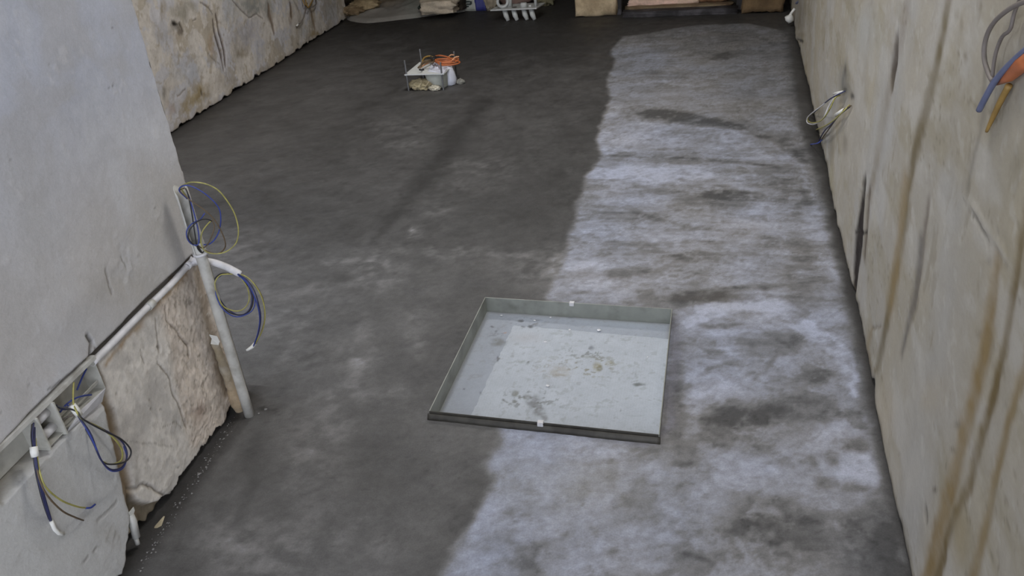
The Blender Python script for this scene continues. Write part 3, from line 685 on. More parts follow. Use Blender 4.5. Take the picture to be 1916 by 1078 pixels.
    D = D - .01 * h.blob(1498, 78, 5, 4, 0, 2)
    D = D + .012 * h.blob(1490, 68, 10, 10, 0, 1.5)
    # grime at the foot
    pig = over(pig, .55 * smooth(.03, 0, V + .02 * n2), srgb(92, 82, 66))
    e = (RIGHT.uv(1640, 720)[0]);
    D = D + .010 * smooth(e + .25, e - .1, U) * smooth(.5, .0, V)
    return pig, D
us = lines((-2.1, -.55, .1), (-.55, 1.6, .0075), (1.6, 3.2, .012), (3.2, 7.4, .022), (7.4, 8.0, .06))
vs = lines((0, .9, .0085), (.9, 1.4, .0095), (1.4, 3.0, .12))
def right_edge(u):
    return 0.008 + 0.02 * np.clip(fbm(u * 9, u * 0 + 6, 4, 63) + .2, 0, 1) + .035 * np.exp(-((u - RIGHT.uv(1640, 725)[0]) / .045) ** 2)
wall('wall_right', RIGHT, us, vs, right_fn, M['right'], right_edge, 'right wall of stained beige plaster with brown vertical drips')

# ---- far left wall
def left_fn(U, V):
    f = Field(LEFT, U, V, 0.030, 8); h = Field(LEFT, U, V, 0.006, 12, 3)
    n1 = fbm(U * 2.5, V * 2.5, 5, 71); n2 = fbm(U * 9, V * 9, 5, 72); n3 = fbm(U * 30, V * 30, 4, 73)
    pig = np.broadcast_to(srgb(218, 211, 203), U.shape + (3,)).copy() * (1 + .12 * n1 + .12 * n2 + .08 * n3)[..., None]
    D = .012 * n1 + .004 * n2 + .0015 * n3
    q1 = fbm(U * 5 + .8 * n1, V * 5 + .8 * n1, 6, 74); q2 = fbm(U * 6 + n2, V * 6 + n2, 6, 75)
    pig = over(pig, .7 * smooth(.05, .22, q1), srgb(206, 206, 214)); pig = over(pig, .55 * smooth(.08, .25, q2), srgb(172, 158, 134))
    pig = over(pig, .22 * smooth(.25, .5, fbm(U * 34 + n2, V * 34, 5, 76)), srgb(150, 136, 118))
    for x, y, rx, ry, c, a in [(350, 130, 26, 26, srgb(188, 190, 198), .6), (430, 20, 20, 30, srgb(182, 184, 188), .5), (470, 60, 22, 30, srgb(186, 184, 192), .6), (485, 100, 10, 26, srgb(196, 196, 204), .6),
                               (300, 60, 20, 20, srgb(176, 174, 176), .5), (370, 180, 20, 18, srgb(168, 150, 112), .7), (350, 195, 14, 16, srgb(166, 146, 104), .6), (455, 95, 14, 10, srgb(150, 134, 108), .55),
                               (450, 75, 16, 30, srgb(150, 142, 132), .4), (330, 48, 9, 10, srgb(104, 98, 90), .8), (330, 46, 4, 4, srgb(44, 38, 34), .95), (340, 60, 6, 9, srgb(120, 110, 100), .7),
                               (333, 68, 10, 6, srgb(186, 172, 156), .6), (305, 20, 8, 22, srgb(158, 144, 120), .6), (345, 18, 24, 16, srgb(170, 164, 152), .7), (470, 8, 26, 16, srgb(158, 158, 154), .85), (500, 20, 10, 20, srgb(160, 158, 152), .7),
                               (320, 205, 8, 12, srgb(196, 180, 174), .6), (310, 180, 6, 16, srgb(136, 130, 122), .6), (395, 80, 8, 20, srgb(172, 146, 112), .5), (545, 30, 5, 18, srgb(150, 126, 100), .6), (590, 65, 7, 8, srgb(164, 142, 104), .7),
                               (620, 20, 14, 22, srgb(176, 172, 164), .6), (570, 60, 10, 14, srgb(178, 178, 176), .5), (420, 150, 20, 20, srgb(182, 172, 160), .4), (560, 85, 5, 5, srgb(110, 104, 88), .5), (380, 170, 20, 14, srgb(160, 140, 100), .3)]:
        pig = over(pig, min(1, a * 1.25) * f.blob(x, y, rx, ry, 0, 1.8) * np.clip(.9 + n3, 0, 1), c)
    for pts, w, c, a, d in [([(398, 38), (404, 70), (413, 100), (418, 130)], [1.5, 2.4, 2.4, 1.2], srgb(88, 74, 66), .9, .012), ([(404, 28), (411, 60), (418, 90), (422, 122)], [1.5, 2.2, 2.2, 1.5], srgb(92, 76, 66), .9, .012),
                            ([(374, 4), (384, 10), (396, 24)], 1.3, srgb(108, 98, 90), .8, .006), ([(434, 0), (448, 18), (466, 33), (480, 27), (492, 34)], 1.2, srgb(110, 102, 96), .8, .006),
                            ([(502, 10), (503, 28), (508, 46), (512, 62)], [2, 3, 3, 1.5], srgb(120, 98, 80), .8, .006), ([(543, 5), (545, 28)], 2.2, srgb(104, 86, 70), .8, .006), ([(582, 15), (586, 35), (590, 52)], 2, srgb(128, 104, 76), .75, .003),
                            ([(336, 42), (342, 58)], 1.5, srgb(80, 70, 60), .8, .008), ([(388, 100), (398, 112), (410, 120)], 1, srgb(130, 124, 118), .6, .004), ([(360, 38), (366, 36)], 1.5, srgb(100, 90, 80), .7, .004),
                            ([(332, 178), (338, 176), (348, 168)], 1.5, srgb(110, 90, 62), .6, .004), ([(376, 170), (378, 176)], 1.5, srgb(80, 66, 50), .7, .004), ([(550, 0), (560, 20)], 1.4, srgb(120, 110, 96), .5, .003)]:
        m = h.stroke(pts, w, 1.3); pig = over(pig, a * m, c); D -= d * m
    pig = over(pig, .3 * smooth(.06, 0, V + .03 * n2), srgb(130, 116, 96))
    return pig, D
us = lines((-1.6, -.1, .1), (-.1, 3.70, .0075))
vs = lines((0, .95, .0075), (.95, 3.0, .15))
wall('wall_far_left', LEFT, us, vs, left_fn, M['left'], lambda u: 0.010 + 0.040 * np.clip(fbm(u * 12, u * 0 + 8, 6, 77) + .05, 0, 1),
     'far left wall of patchy flaking plaster behind the near wall', 0.05)

# ---- back wall, ceiling
def back_fn(U, V):
    n1 = fbm(U * 3, V * 3, 5, 81); n2 = fbm(U * 14, V * 14, 5, 82)
    pig = np.broadcast_to(srgb(74, 66, 56), U.shape + (3,)).copy() * (1 + .4 * n1 + .3 * n2)[..., None]
    return pig, .02 * n1 + .01 * n2
BACK2 = Surf((0, 9.35, 0), (1, 0, 0), (0, -1, 0))
wall('wall_back', BACK2, lines((-4.6, 1.2, .05)), lines((0, 1, .05), (1, 3.0, .2)), back_fn, M['stone'], lambda u: u * 0, 'dark rough stone wall at the far end')
bm = bmesh.new(); lp = LEFT.pt(3.70, 0); lq = [(lp[0], lp[1]), (-4.35, 8.45), (-4.35, 9.5)]
cols = [[bm.verts.new((x, y, z)) for z in np.linspace(-.03, 3.0, 31)] for x, y in lq]
for a_, b_ in zip(cols[:-1], cols[1:]):
    for k in range(30): bm.faces.new((a_[k], b_[k], b_[k + 1], a_[k + 1]))
me = bpy.data.meshes.new('wall_alcove'); bm.to_mesh(me); bm.free(); me.materials.append(M['stone'])
paint(me, lambda v: srgb(120, 104, 84) * (1 + .3 * fbm(v[:, 2] * 3, v[:, 0] * 7 + v[:, 1] * 3, 4, 3))[:, None])
o = bpy.data.objects.new('wall_alcove', me); COL.objects.link(o); tag(o, 'brown stone recess behind the end of the far left wall', 'wall', kind='structure')
bm = bmesh.new(); add_hexa(bm, [(-4.6, -.7, 3.0), (1.2, -.7, 3.0), (1.2, 9.5, 3.0), (-4.6, 9.5, 3.0)], [(-4.6, -.7, 3.1), (1.2, -.7, 3.1), (1.2, 9.5, 3.1), (-4.6, 9.5, 3.1)])
o = from_bm('ceiling', bm, M['ceiling'], None, False); tag(o, 'plain plaster ceiling', 'ceiling', kind='structure')

# ================================================================== STEEL TRAY set in the floor
T_ = thing('floor_tray', tray_pt(TXC, (TY0 + TY1) / 2, -.04), 'square galvanised steel access tray sunk into the grey screed floor', 'tray')
ZB, ZT, W = -0.036, 0.028, 0.003
us = np.linspace(TX0 + W, TX1 - W, 190); vs = np.linspace(TY0 + W, TY1 - W, 190)
U, V = np.meshgrid(us, vs, indexing='ij'); Vs = V + TSL * (U - TXC)
TR = Surf((0, 0, ZB), (1, 0, 0), (0, 0, 1), (0, 1, 0))
n1 = fbm(U * 5, V * 5, 5, 91); n2 = fbm(U * 25, V * 25, 5, 92)
def tray_dirt(f, pig, amt=1):
    for x, y, rx, ry, c, a in [(933, 640, 14, 8, srgb(120, 122, 120), .8), (998, 752, 14, 14, srgb(120, 122, 124), .9), (1008, 770, 12, 10, srgb(122, 124, 126), .85), (985, 742, 8, 5, srgb(124, 126, 124), .7), (1018, 782, 7, 6, srgb(128, 130, 132), .8),
                               (964, 736, 8, 6, srgb(118, 120, 112), .8), (963, 752, 5, 4, srgb(110, 112, 106), .8), (943, 750, 3, 3, srgb(110, 112, 112), .8), (1117, 686, 9, 9, srgb(150, 144, 118), .8), (1122, 690, 5, 4, srgb(112, 108, 84), .8), (1140, 680, 7, 6, srgb(150, 146, 124), .6),
                               (1048, 695, 22, 10, srgb(158, 152, 142), .6), (1196, 720, 11, 3, srgb(104, 108, 106), .9), (988, 680, 4, 3, srgb(96, 100, 98), .8), (978, 678, 6, 4, srgb(130, 134, 130), .6), (1106, 651, 6, 5, srgb(120, 124, 130), .8),
                               (920, 611, 3, 2, srgb(80, 82, 84), .9), (974, 601, 5, 2, srgb(90, 92, 94), .8), (981, 611, 4, 2, srgb(80, 82, 84), .8), (994, 612, 5, 2, srgb(80, 82, 84), .8), (929, 620, 3, 2, srgb(80, 84, 86), .8), (944, 622, 3, 1.5, srgb(176, 142, 118), .7),
                               (932, 671, 2.5, 5, srgb(70, 72, 74), .8), (900, 735, 2, 3, srgb(90, 92, 94), .6), (868, 728, 2, 2, srgb(90, 92, 94), .6), (960, 660, 2, 8, srgb(150, 150, 152), .4), (1060, 645, 4, 4, srgb(140, 144, 142), .5), (1100, 668, 10, 3, srgb(140, 142, 136), .5),
                               (1085, 678, 8, 3, srgb(140, 142, 140), .5), (1210, 625, 6, 2, srgb(150, 156, 158), .5), (1160, 768, 2, 2, srgb(90, 90, 90), .6), (1120, 762, 26, 1.5, srgb(150, 156, 158), .5), (1190, 778, 20, 1.5, srgb(148, 156, 156), .4), (1190, 704, 2, 8, srgb(120, 124, 122), .5)]:
        pig = over(pig, amt * a * f.blob(x, y, rx, ry, 0, 2.2) * np.clip(1 + 1.2 * fbm(f.U * 60, f.V * 60, 3, 131), 0, 1), c)
    sp = smooth(.24, .36, fbm(f.U * 75, f.V * 75, 3, 132))
    for x, y, rx, ry, c, a in [(1000, 750, 60, 26, srgb(116, 118, 116), .8), (1110, 685, 45, 22, srgb(126, 122, 100), .8), (1050, 690, 45, 20, srgb(140, 134, 122), .6), (1090, 660, 50, 14, srgb(124, 128, 128), .7),
                               (985, 605, 30, 10, srgb(90, 92, 94), .7), (985, 680, 24, 8, srgb(120, 122, 118), .7), (1190, 715, 30, 14, srgb(132, 136, 134), .4), (960, 745, 20, 12, srgb(112, 114, 110), .7), (930, 630, 16, 14, srgb(110, 112, 112), .5)]:
        pig = over(pig, amt * a * sp * f.blob(x, y, rx, ry, 0, 1.2), c)
    sp2 = smooth(.36, .46, fbm(f.U * 50, f.V * 50, 3, 133)); pig = over(pig, .35 * sp2, srgb(140, 142, 142))
    return pig
f = Field(TR, U, Vs, 0.004, 40)
pig = np.broadcast_to(srgb(156, 162, 172), U.shape + (3,)).copy() * (1 + .05 * n1 + .05 * n2)[..., None]
pig = over(pig, .45 * f.blob(1180, 600, 80, 14), srgb(160, 170, 178))
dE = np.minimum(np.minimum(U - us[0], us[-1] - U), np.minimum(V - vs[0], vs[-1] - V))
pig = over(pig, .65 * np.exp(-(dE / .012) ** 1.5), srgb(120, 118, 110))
pig = tray_dirt(f, pig)
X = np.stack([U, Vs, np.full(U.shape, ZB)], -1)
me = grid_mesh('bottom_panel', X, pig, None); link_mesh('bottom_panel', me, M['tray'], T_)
def rim(name, a, b, inward, mat, hz=0.0):
    """thin upstand between two plan points with a folded edge"""
    a = np.array(a, float); b = np.array(b, float); i = np.array(inward, float)
    A = tray_pt(*a, ZB - .004); B = tray_pt(*b, ZB - .004); w = np.array([i[0], i[1], 0]) * W
    return slab(name, [A, B, B + w, A + w], (0, 0, ZT + hz - ZB + .004), mat, T_, 0.0006)
r0 = rim('back_rim', (TX0, TY1), (TX1, TY1), (0, -1), M['steel'])
r1 = rim('front_rim', (TX0, TY0), (TX1, TY0), (0, 1), M['steel_dark'], -.002); tag(r1, 'dark dirt-crusted front rim')
r2 = rim('side_rim', (TX0, TY0), (TX0, TY1), (1, 0), M['steel'])
r3 = rim('side_rim', (TX1, TY0), (TX1, TY1), (-1, 0), M['steel'])
# dark dirt seam outside, along the front edge
bm = bmesh.new(); rings = []; k = 60
for i in range(k + 1):
    u0 = TX0 - .005 + (TX1 - TX0 + .008) * i / k; jn = .0004 * math.sin(i * 1.7) + .0008 * math.sin(i * .23)
    rings.append([bm.verts.new(tuple(tray_pt(u0, TY0 + a_, b_))) for a_, b_ in ((0, -.004), (-.014 + jn, -.003), (-.010 + jn, .009), (-.004, .017 + jn), (-.0008, .019), (-.0004, 0))])
for a_, b_ in zip(rings[:-1], rings[1:]):
    for q in range(6): bm.faces.new((a_[q], a_[(q + 1) % 6], b_[(q + 1) % 6], b_[q]))
bm.faces.new(rings[0]); bm.faces.new(rings[-1])
sd = from_bm('sealing_strip', bm, M['steel_dark'], T_); tag(sd, 'blackened seal along the front edge')
for u, v in ((TXC + .0, TY1 - .001), (TXC - .02, TY0 + .001)):
    px = (1070, 567) if v > 2 else (1010, 795)
    c = fl(*px, z=ZT); bm = bmesh.new()
    w = .009; yy = tray_pt(c[0], v, 0)[1]
    add_hexa(bm, [(c[0] - w, yy - .008, ZT - .004), (c[0] + w, yy - .008, ZT - .004), (c[0] + w, yy + .006, ZT - .004), (c[0] - w, yy + .006, ZT - .004)],
             [(c[0] - w, yy - .008, ZT + .003), (c[0] + w, yy - .008, ZT + .003), (c[0] + w, yy + .006, ZT + .003), (c[0] - w, yy + .006, ZT + .003)])
    add_hexa(bm, [(c[0] - w, yy - .010, ZT - .010), (c[0] + w, yy - .010, ZT - .010), (c[0] + w, yy - .006, ZT - .010), (c[0] - w, yy - .006, ZT - .010)],
             [(c[0] - w, yy - .010, ZT), (c[0] + w, yy - .010, ZT), (c[0] + w, yy - .006, ZT), (c[0] - w, yy - .006, ZT)])
    tag(from_bm('edge_clip', bm, M['conduit_white'], T_, False), 'small white clip')
# woven sheet stuck to the bottom
SH = Surf((0, 0, ZB + .0015), (1, 0, 0), (0, 0, 1), (0, 1, 0))
c4 = [SH.uv(*p) for p in [(880, 778), (1232, 806), (1247, 634), (961, 609)]]
# stay inside the upstands
c4[0][1] = TY0 + .006 + TSL * (c4[0][0] - TXC); c4[1] = np.array([TX1 - .006, TY0 + .006 + TSL * (TX1 - TXC)]); c4[2][0] = TX1 - .006
a, b = np.meshgrid(np.linspace(0, 1, 170), np.linspace(0, 1, 170), indexing='ij')
P = ((1 - a) * (1 - b))[..., None] * c4[0] + (a * (1 - b))[..., None] * c4[1] + (a * b)[..., None] * c4[2] + ((1 - a) * b)[..., None] * c4[3]
jit = (0.006 * fbm(b * 18, b * 0, 4, 95)) * (1 - smooth(0, .06, a)); P[..., 0] += jit
P[..., 1] += (0.004 * fbm(a * 14, a * 0, 4, 96)) * smooth(.95, 1, b)
f = Field(SH, P[..., 0], P[..., 1], .004, 40)
n1 = fbm(P[..., 0] * 6, P[..., 1] * 6, 5, 97); n2 = fbm(P[..., 0] * 30, P[..., 1] * 30, 5, 98)
pig = np.broadcast_to(srgb(178, 184, 192), P.shape[:2] + (3,)).copy() * (1 + .06 * n1 + .07 * n2)[..., None]
weave = .5 + .5 * np.sin(P[..., 0] * 2 * math.pi / .009)
pig = pig * (1 - .04 * weave[..., None])
pig = over(pig, .4 * f.blob(985, 632, 28, 9), srgb(170, 166, 168))
pig = tray_dirt(f, pig)
X = np.dstack([P, ZB + .0015 + .0006 * n2 + .0004 * weave])
me = grid_mesh('woven_sheet', X, pig, None); so = link_mesh('woven_sheet', me, M['tray'], T_); tag(so, 'pale woven sheet bonded to the tray bottom')
def crumb(bm, c, r, flat=.5, seed=0):
    rnd = random.Random(seed); res = bmesh.ops.create_icosphere(bm, subdivisions=1, radius=1)
    for v in res['verts']:
        s = r * (0.6 + .7 * rnd.random()); v.co = Vector((v.co.x * s, v.co.y * s, abs(v.co.z) * s * flat if v.co.z > 0 else v.co.z * r * .1)) + Vector(c)
spots = [((1120, 618), 5, 'beyond the corner of the woven sheet'), ((938, 590), 3, 'by the back left rim of the tray'), ((1000, 600), 3, 'near the back rim left of the clip'), ((1020, 640), 4, 'on the upper left of the woven sheet'), ((1025, 722), 4.5, 'in the middle of the woven sheet'),
         ((1066, 617), 2.5, 'on the back edge of the woven sheet'), ((1030, 594), 2.5, 'close under the back rim of the tray'), ((1212, 668), 2.5, 'on the right half of the woven sheet')]
for i, ((x, y), r, where) in enumerate(spots):
    c = fl(x, y, ZB + .003); bm = bmesh.new(); crumb(bm, c, r * .0017, .5, i)
    tag(from_bm('plaster_crumb', bm, M['chip'], None, False), 'white plaster crumb lying ' + where, 'crumb', 'plaster crumbs in the tray')

# ================================================================== VERTICAL CONDUIT with wire loop
foot = fl(467, 777); PF = np.array([foot[0], foot[1], 0.0])
r_p = 0.0165
def at_pipe(z): return np.array([PF[0], PF[1], z])
dv = PF - EYE; dv[2] = 0; dv /= np.linalg.norm(dv)                # plane through the pipe, facing into the room
def on_pipe_plane(px, py, off=0.0): return on_plane(px, py, PF - dv * off, dv)
VC = thing('vertical_conduit', PF, 'tall dusty grey pipe standing at the free corner of the near left wall', 'conduit')
bm = bmesh.new(); add_pipe(bm, [at_pipe(z) for z in (-.01, .1, .2, .3, .4, .5, .6, .64)], r_p, r_p - .002, 24); from_bm('lower_pipe', bm, M['conduit'], VC)
# upper length: slit open towards the room so the wires show
bm = bmesh.new(); seg = 18; a0 = math.atan2(-dv[1], -dv[0]); R0 = .0195
for zz0, zz1 in ((.60, .805),):
    rows = []
    for zi in range(9):
        z = zz0 + (zz1 - zz0) * zi / 8; row = []
        for k in range(seg + 1):
            ang = a0 + math.radians(40) + math.radians(275) * k / seg
            zz = z + (.012 * math.cos(k * .5) if zi == 8 else 0)
            row.append([Vector((PF[0] + rr * math.cos(ang), PF[1] + rr * math.sin(ang), zz)) for rr in (R0, R0 - .002)])
        rows.append(row)
    vo = [[(bm.verts.new(p[0]), bm.verts.new(p[1])) for p in row] for row in rows]
    for i in range(8):
        for k in range(seg):
            bm.faces.new((vo[i][k][0], vo[i][k + 1][0], vo[i + 1][k + 1][0], vo[i + 1][k][0]))
            bm.faces.new((vo[i][k][1], vo[i + 1][k][1], vo[i + 1][k + 1][1], vo[i][k + 1][1]))
        for k in (0, seg): bm.faces.new((vo[i][k][0], vo[i][k][1], vo[i + 1][k][1], vo[i + 1][k][0]))
    for k in range(seg): bm.faces.new((vo[8][k][0], vo[8][k][1], vo[8][k + 1][1], vo[8][k + 1][0]))
tag(from_bm('split_sleeve', bm, M['conduit'], VC), 'split upper sleeve')
bm = bmesh.new(); add_pipe(bm, [at_pipe(.598), at_pipe(.606)], .0215, .016, 24); from_bm('collar', bm, M['conduit_white'], VC)

def wire_set(root, specs, plane, r=.0021):
    """specs: (part name, material, [(px,py)], offset from the plane at start / end)"""
    out = []
    for name, mat, pts, o0, o1 in specs:
        n = len(pts)
        P = [plane(x, y, o0 + (o1 - o0) * math.sin(math.pi * k / max(1, n - 1)) ) for k, (x, y) in enumerate(pts)]
        ob = tube(name, P, r, M[mat], root, 8, 6); out.append(ob)
    return out
W1 = thing('wire_loop', at_pipe(.80), 'tangled loops of yellow, blue and brown wire hanging from the top of the vertical pipe', 'wires')
tag(W1, group='wires left ready for sockets')
wire_set(W1, [
    ('yellow_wire', 'yellow', [(352, 372), (339, 352), (346, 345), (360, 341), (384, 344), (408, 356), (427, 379), (440, 403), (446, 430), (442, 454), (425, 470), (403, 475), (384, 470), (376, 454), (378, 435), (388, 420), (397, 412)], 0, .04),
    ('blue_wire', 'blue', [(350, 372), (335, 356), (345, 347), (364, 351), (388, 366), (408, 387), (413, 408), (410, 432), (400, 450), (388, 458), (376, 456)], .004, .045),
    ('blue_wire', 'blue', [(383, 399), (374, 411), (360, 418), (350, 430), (350, 445), (358, 456), (370, 458), (372, 440), (366, 410), (356, 375), (347, 352)], .012, .03),
    ('brown_wire', 'brown', [(345, 352), (337, 356), (345, 365), (360, 378), (381, 392), (401, 411), (415, 435), (422, 457), (417, 469), (405, 475), (388, 470), (376, 460)], -.002, .05),
    ('brown_wire', 'brown', [(397, 411), (401, 425), (396, 442), (388, 458), (378, 464), (368, 458)], .015, .03),
    ('black_wire', 'black', [(346, 350), (352, 365), (359, 400), (365, 440), (369, 463), (377, 473), (382, 470)], .012, .022),
    ('black_wire', 'black', [(397, 414), (386, 410), (372, 413), (357, 427), (352, 443), (360, 456), (370, 462), (378, 473)], .016, .035),
], on_pipe_plane, .0019)

# broken mortar fillet beside the pipe, with a scrap of tape
def rock_mesh(center, size, seed, rot=0, sub=3, amp=.25):
    bm = bmesh.new()
    if amp >= .28:
        bmesh.ops.create_icosphere(bm, subdivisions=4, radius=.6)
    else:
        bmesh.ops.create_cube(bm, size=1); bmesh.ops.subdivide_edges(bm, edges=list(bm.edges), cuts=11, use_grid_fill=True)
    rnd = random.Random(seed); ox = rnd.random() * 50
    from mathutils import noise
    for v in bm.verts:
        p = v.co.copy(); q = p.normalized() * .62; p = p.lerp(q, .25 if amp < .28 else .8)
        n = noise.fractal(p * (2.6 if amp < .28 else 5.0) + Vector((ox, ox, 0)), .7, 2.1, 5)
        p = p * (1 + amp * n)
        p = Vector((p.x * size[0], p.y * size[1], (p.z + .5) * size[2]))
        v.co = Matrix.Rotation(rot, 3, 'Z') @ p + Vector(center)
    for v in bm.verts: v.co.z = max(v.co.z, center[2])
    return bm
def rock(name, center, size, seed, cols, rot=0, parent=None, amp=.25):
    bm = rock_mesh(center, size, seed, rot, amp=amp)
    bmesh.ops.recalc_face_normals(bm, faces=bm.faces)
    me = bpy.data.meshes.new(name); bm.to_mesh(me); bm.free()
    c1, c2 = cols
    def fn(v):
        t = np.clip(.5 + 1.2 * fbm(v[:, 0] * 9 + v[:, 1] * 5 + seed, v[:, 2] * 9 + v[:, 1] * 3, 5, seed), 0, 1)[:, None]
        return c1 * (1 - t) + c2 * t
    paint(me, fn)
    return link_mesh(name, me, M['stone'], parent)
def nearpx(px, py, off=0.0): return NEAR.px(px, py, off)
bm = bmesh.new()
pp = [nearpx(*p, .006) for p in [(400, 636), (412, 668), (424, 700), (436, 728), (444, 755), (455, 776)]]
add_tube(bm, catmull(pp, 8), list(np.interp(np.linspace(0, 5, 41), range(6), [.010, .013, .016, .019, .022, .010])), 14)
from mathutils import noise as _nz
for v in bm.verts: v.co += Vector(_nz.noise_vector(v.co * 60)) * .004
bmesh.ops.recalc_face_normals(bm, faces=bm.faces)
me = bpy.data.meshes.new('mortar_fillet'); bm.to_mesh(me); bm.free()
def fnf(v):
    t = np.clip(.5 + 1.4 * fbm(v[:, 2] * 25, v[:, 1] * 25, 4, 5), 0, 1)[:, None]; k = smooth(.16, .08, v[:, 2])[:, None]
    c = srgb(172, 162, 146) * (1 - t) + srgb(150, 136, 112) * t
    return c * (1 - .6 * k) + .6 * k * srgb(186, 160, 126)
paint(me, fnf); mf = link_mesh('mortar_fillet', me, M['stone'])
tag(mf, 'crumbling ragged strip of mortar between the rough plaster and the vertical pipe', 'mortar')
bm = bmesh.new(); pA = nearpx(391, 630, .02); add_hexa(bm, [nearpx(391, 626, .020), nearpx(406, 629, .035), nearpx(412, 640, .035), nearpx(396, 634, .020)], [nearpx(391, 626, .024), nearpx(406, 629, .039), nearpx(412, 640, .039), nearpx(396, 634, .024)])
add_hexa(bm, [nearpx(396, 634, .020), nearpx(411, 639, .035), nearpx(409, 646, .030), nearpx(394, 644, .018)], [nearpx(396, 634, .023), nearpx(411, 639, .038), nearpx(409, 646, .033), nearpx(394, 644, .021)])
tag(from_bm('tape_scrap', bm, M['tape'], None, False), 'scrap of white tape on the mortar strip beside the vertical pipe', 'tape')

# ================================================================== HORIZONTAL CONDUIT in its chase, with its coil
HC = thing('horizontal_conduit', nearpx(276, 572), 'grey pipe in the near left wall chase, its bent white end sticking out', 'conduit')
cl = [(-60, 905), (0, 846), (60, 786), (120, 727), (176, 677)]
right_run = [(172, 680), (200, 652), (240, 611), (276, 575), (320, 532), (352, 497)]
pipe('pipe', [nearpx(x, y, -.006) for x, y in right_run] + [nearpx(368, 491, -.002)], .0094, .0078, M['conduit_white'], HC, 5, 16)
bend = [(276, 576), (287, 562)]
pipe('coupler', [nearpx(x, y, -.005) for x, y in [(277, 575), (286, 566)]], .0116, .0094, M['conduit'], HC, 1, 16)
e0 = on_plane(390, 491, PF + dv * .03, dv)
ends = [nearpx(350, 499, -.004), nearpx(360, 490, .0)] + [on_plane(368, 488, PF + dv * .033, dv), on_plane(384, 489, PF + dv * .03, dv), on_plane(402, 492, PF + dv * .026, dv), on_plane(424, 500, PF + dv * .02, dv), on_plane(449, 513, PF + dv * .014, dv)]
pw = pipe('bent_end', ends, .0109, .0093, M['conduit_white'], HC, 6, 18); tag(pw, 'clean white bent end')
bm = bmesh.new(); add_hexa(bm, [nearpx(352, 490, .004), nearpx(357, 479, .006), nearpx(360, 481, .006), nearpx(366, 489, .004)], [nearpx(352, 490, .012), nearpx(357, 479, .009), nearpx(360, 481, .009), nearpx(366, 489, .012)])
from_bm('torn_tongue', bm, M['conduit_white'], HC, False)
W2 = thing('wire_coil', on_plane(447, 514, PF + dv * .014, dv), 'coil of blue and yellow wires spilling from the white bent pipe end', 'wires', 'wires left ready for sockets')
def p2(px, py, off=0.0): return on_plane(px, py, PF + dv * (.014 - off), dv)
wire_set(W2, [
    ('yellow_wire', 'yellow', [(443, 513), (452, 522), (463, 539), (466, 561), (457, 577), (441, 582), (419, 574), (406, 552), (402, 530), (411, 516), (424, 513), (436, 513)], 0, .03),
    ('blue_wire', 'blue', [(443, 512), (456, 521), (469, 539), (477, 563), (470, 583), (444, 593), (422, 583), (409, 565), (402, 540), (404, 524), (416, 514)], .002, .04),
    ('black_wire', 'black', [(443, 512), (455, 524), (472, 548), (472, 572), (462, 586), (444, 589), (425, 582), (410, 562), (400, 540), (402, 522), (414, 512), (430, 512)], .004, .02),
    ('navy_wire', 'navy', [(443, 511), (462, 524), (476, 545), (484, 570), (488, 595), (484, 622), (475, 647)], .006, .045),
    ('yellow_wire', 'yellow', [(444, 511), (464, 520), (480, 538), (491, 560), (496, 590), (491, 618), (476, 646)], .0, .05),
    ('brown_wire', 'brown', [(444, 510), (466, 522), (483, 541), (493, 565), (495, 597), (488, 624), (477, 645)], -.004, .04),
    ('blue_wire', 'blue', [(444, 513), (464, 532), (473, 548), (482, 572), (486, 598), (482, 625), (474, 648)], .008, .035),
    ('navy_wire', 'navy', [(444, 512), (462, 530), (471, 556), (466, 580), (448, 590), (428, 580), (414, 564), (405, 545)], -.006, .03),
], p2, .0019)
bm = bmesh.new(); add_tube(bm, [p2(477, 643), p2(472, 649), p2(466, 653), p2(461, 656)], [.0058, .006, .005, .0035], 8); tag(from_bm('taped_tip', bm, M['tape'], W2), 'white taped tip')

# ================================================================== SOCKET BOX in the near left wall
def bx(u, v, off): return NEAR.pt(u, v, off)
BX = thing('socket_box', bx((BU0 + BU1) / 2, BV0, -.03), 'long open plastic socket box set in the near left wall below the chase', 'socket box')
dpt = -.046
def plate_uv(name, a, b, mat, th=.0018, o0=dpt, o1=0.002):
    """plate standing out of the wall between two (u,v) points, from depth o0 to o1"""
    a = np.array(a); b = np.array(b); t = b - a; t /= np.linalg.norm(t); nn = np.array([-t[1], t[0]]) * th
    q = [bx(*a, o0), bx(*b, o0), bx(*b, o1), bx(*a, o1)]
    tv = NEAR.d * nn[0] + NEAR.t * nn[1]
    return slab(name, q, tv, mat, BX, .0004)
d1_ = NEAR.uv(70, 780)[0]
slab('back_plate', [bx(BU0, BV0, dpt), bx(BU1, BV0, dpt), bx(BU1, BV1, dpt), bx(BU0, BV1, dpt)], NEAR.n * .0018, M['box'], BX)
plate_uv('top_side', (BU0 - .3, BV1 - .0005), (BU1 + .006, BV1 - .0005), M['conduit'], .011, -.030, .004)
plate_uv('bottom_side', (d1_ - .012, BV0), (BU1, BV0), M['box'])
plate_uv('end_side', (BU1, BV0), (BU1, BV1), M['box'], .002)
uv = NEAR.uv
d2 = uv(93, 749)[0]; d1 = uv(70, 780)[0]
plate_uv('divider', (d2 + .0, BV0 - .004), (d2 + .0, BV1), M['box'], .0045, dpt, .010)
plate_uv('divider', (d1 - .008, BV0 - .004), (d1 - .008, BV1), M['box'], .004, dpt, .008)
u3 = uv(140, 770)[0]
slab('cross_rail', [bx(d2, BV0 + .022, -.014), bx(BU1, BV0 + .018, -.014), bx(BU1, BV0 + .030, -.010), bx(d2, BV0 + .028, -.010)], NEAR.n * .003, M['box'], BX)
for v in (.488, .53):
    bm = bmesh.new(); add_tube(bm, [bx(d1, v, -.018), bx(d2, v, -.018)], .0115, 14); tag(from_bm('screw_post', bm, M['conduit_white'], BX), 'white round post')
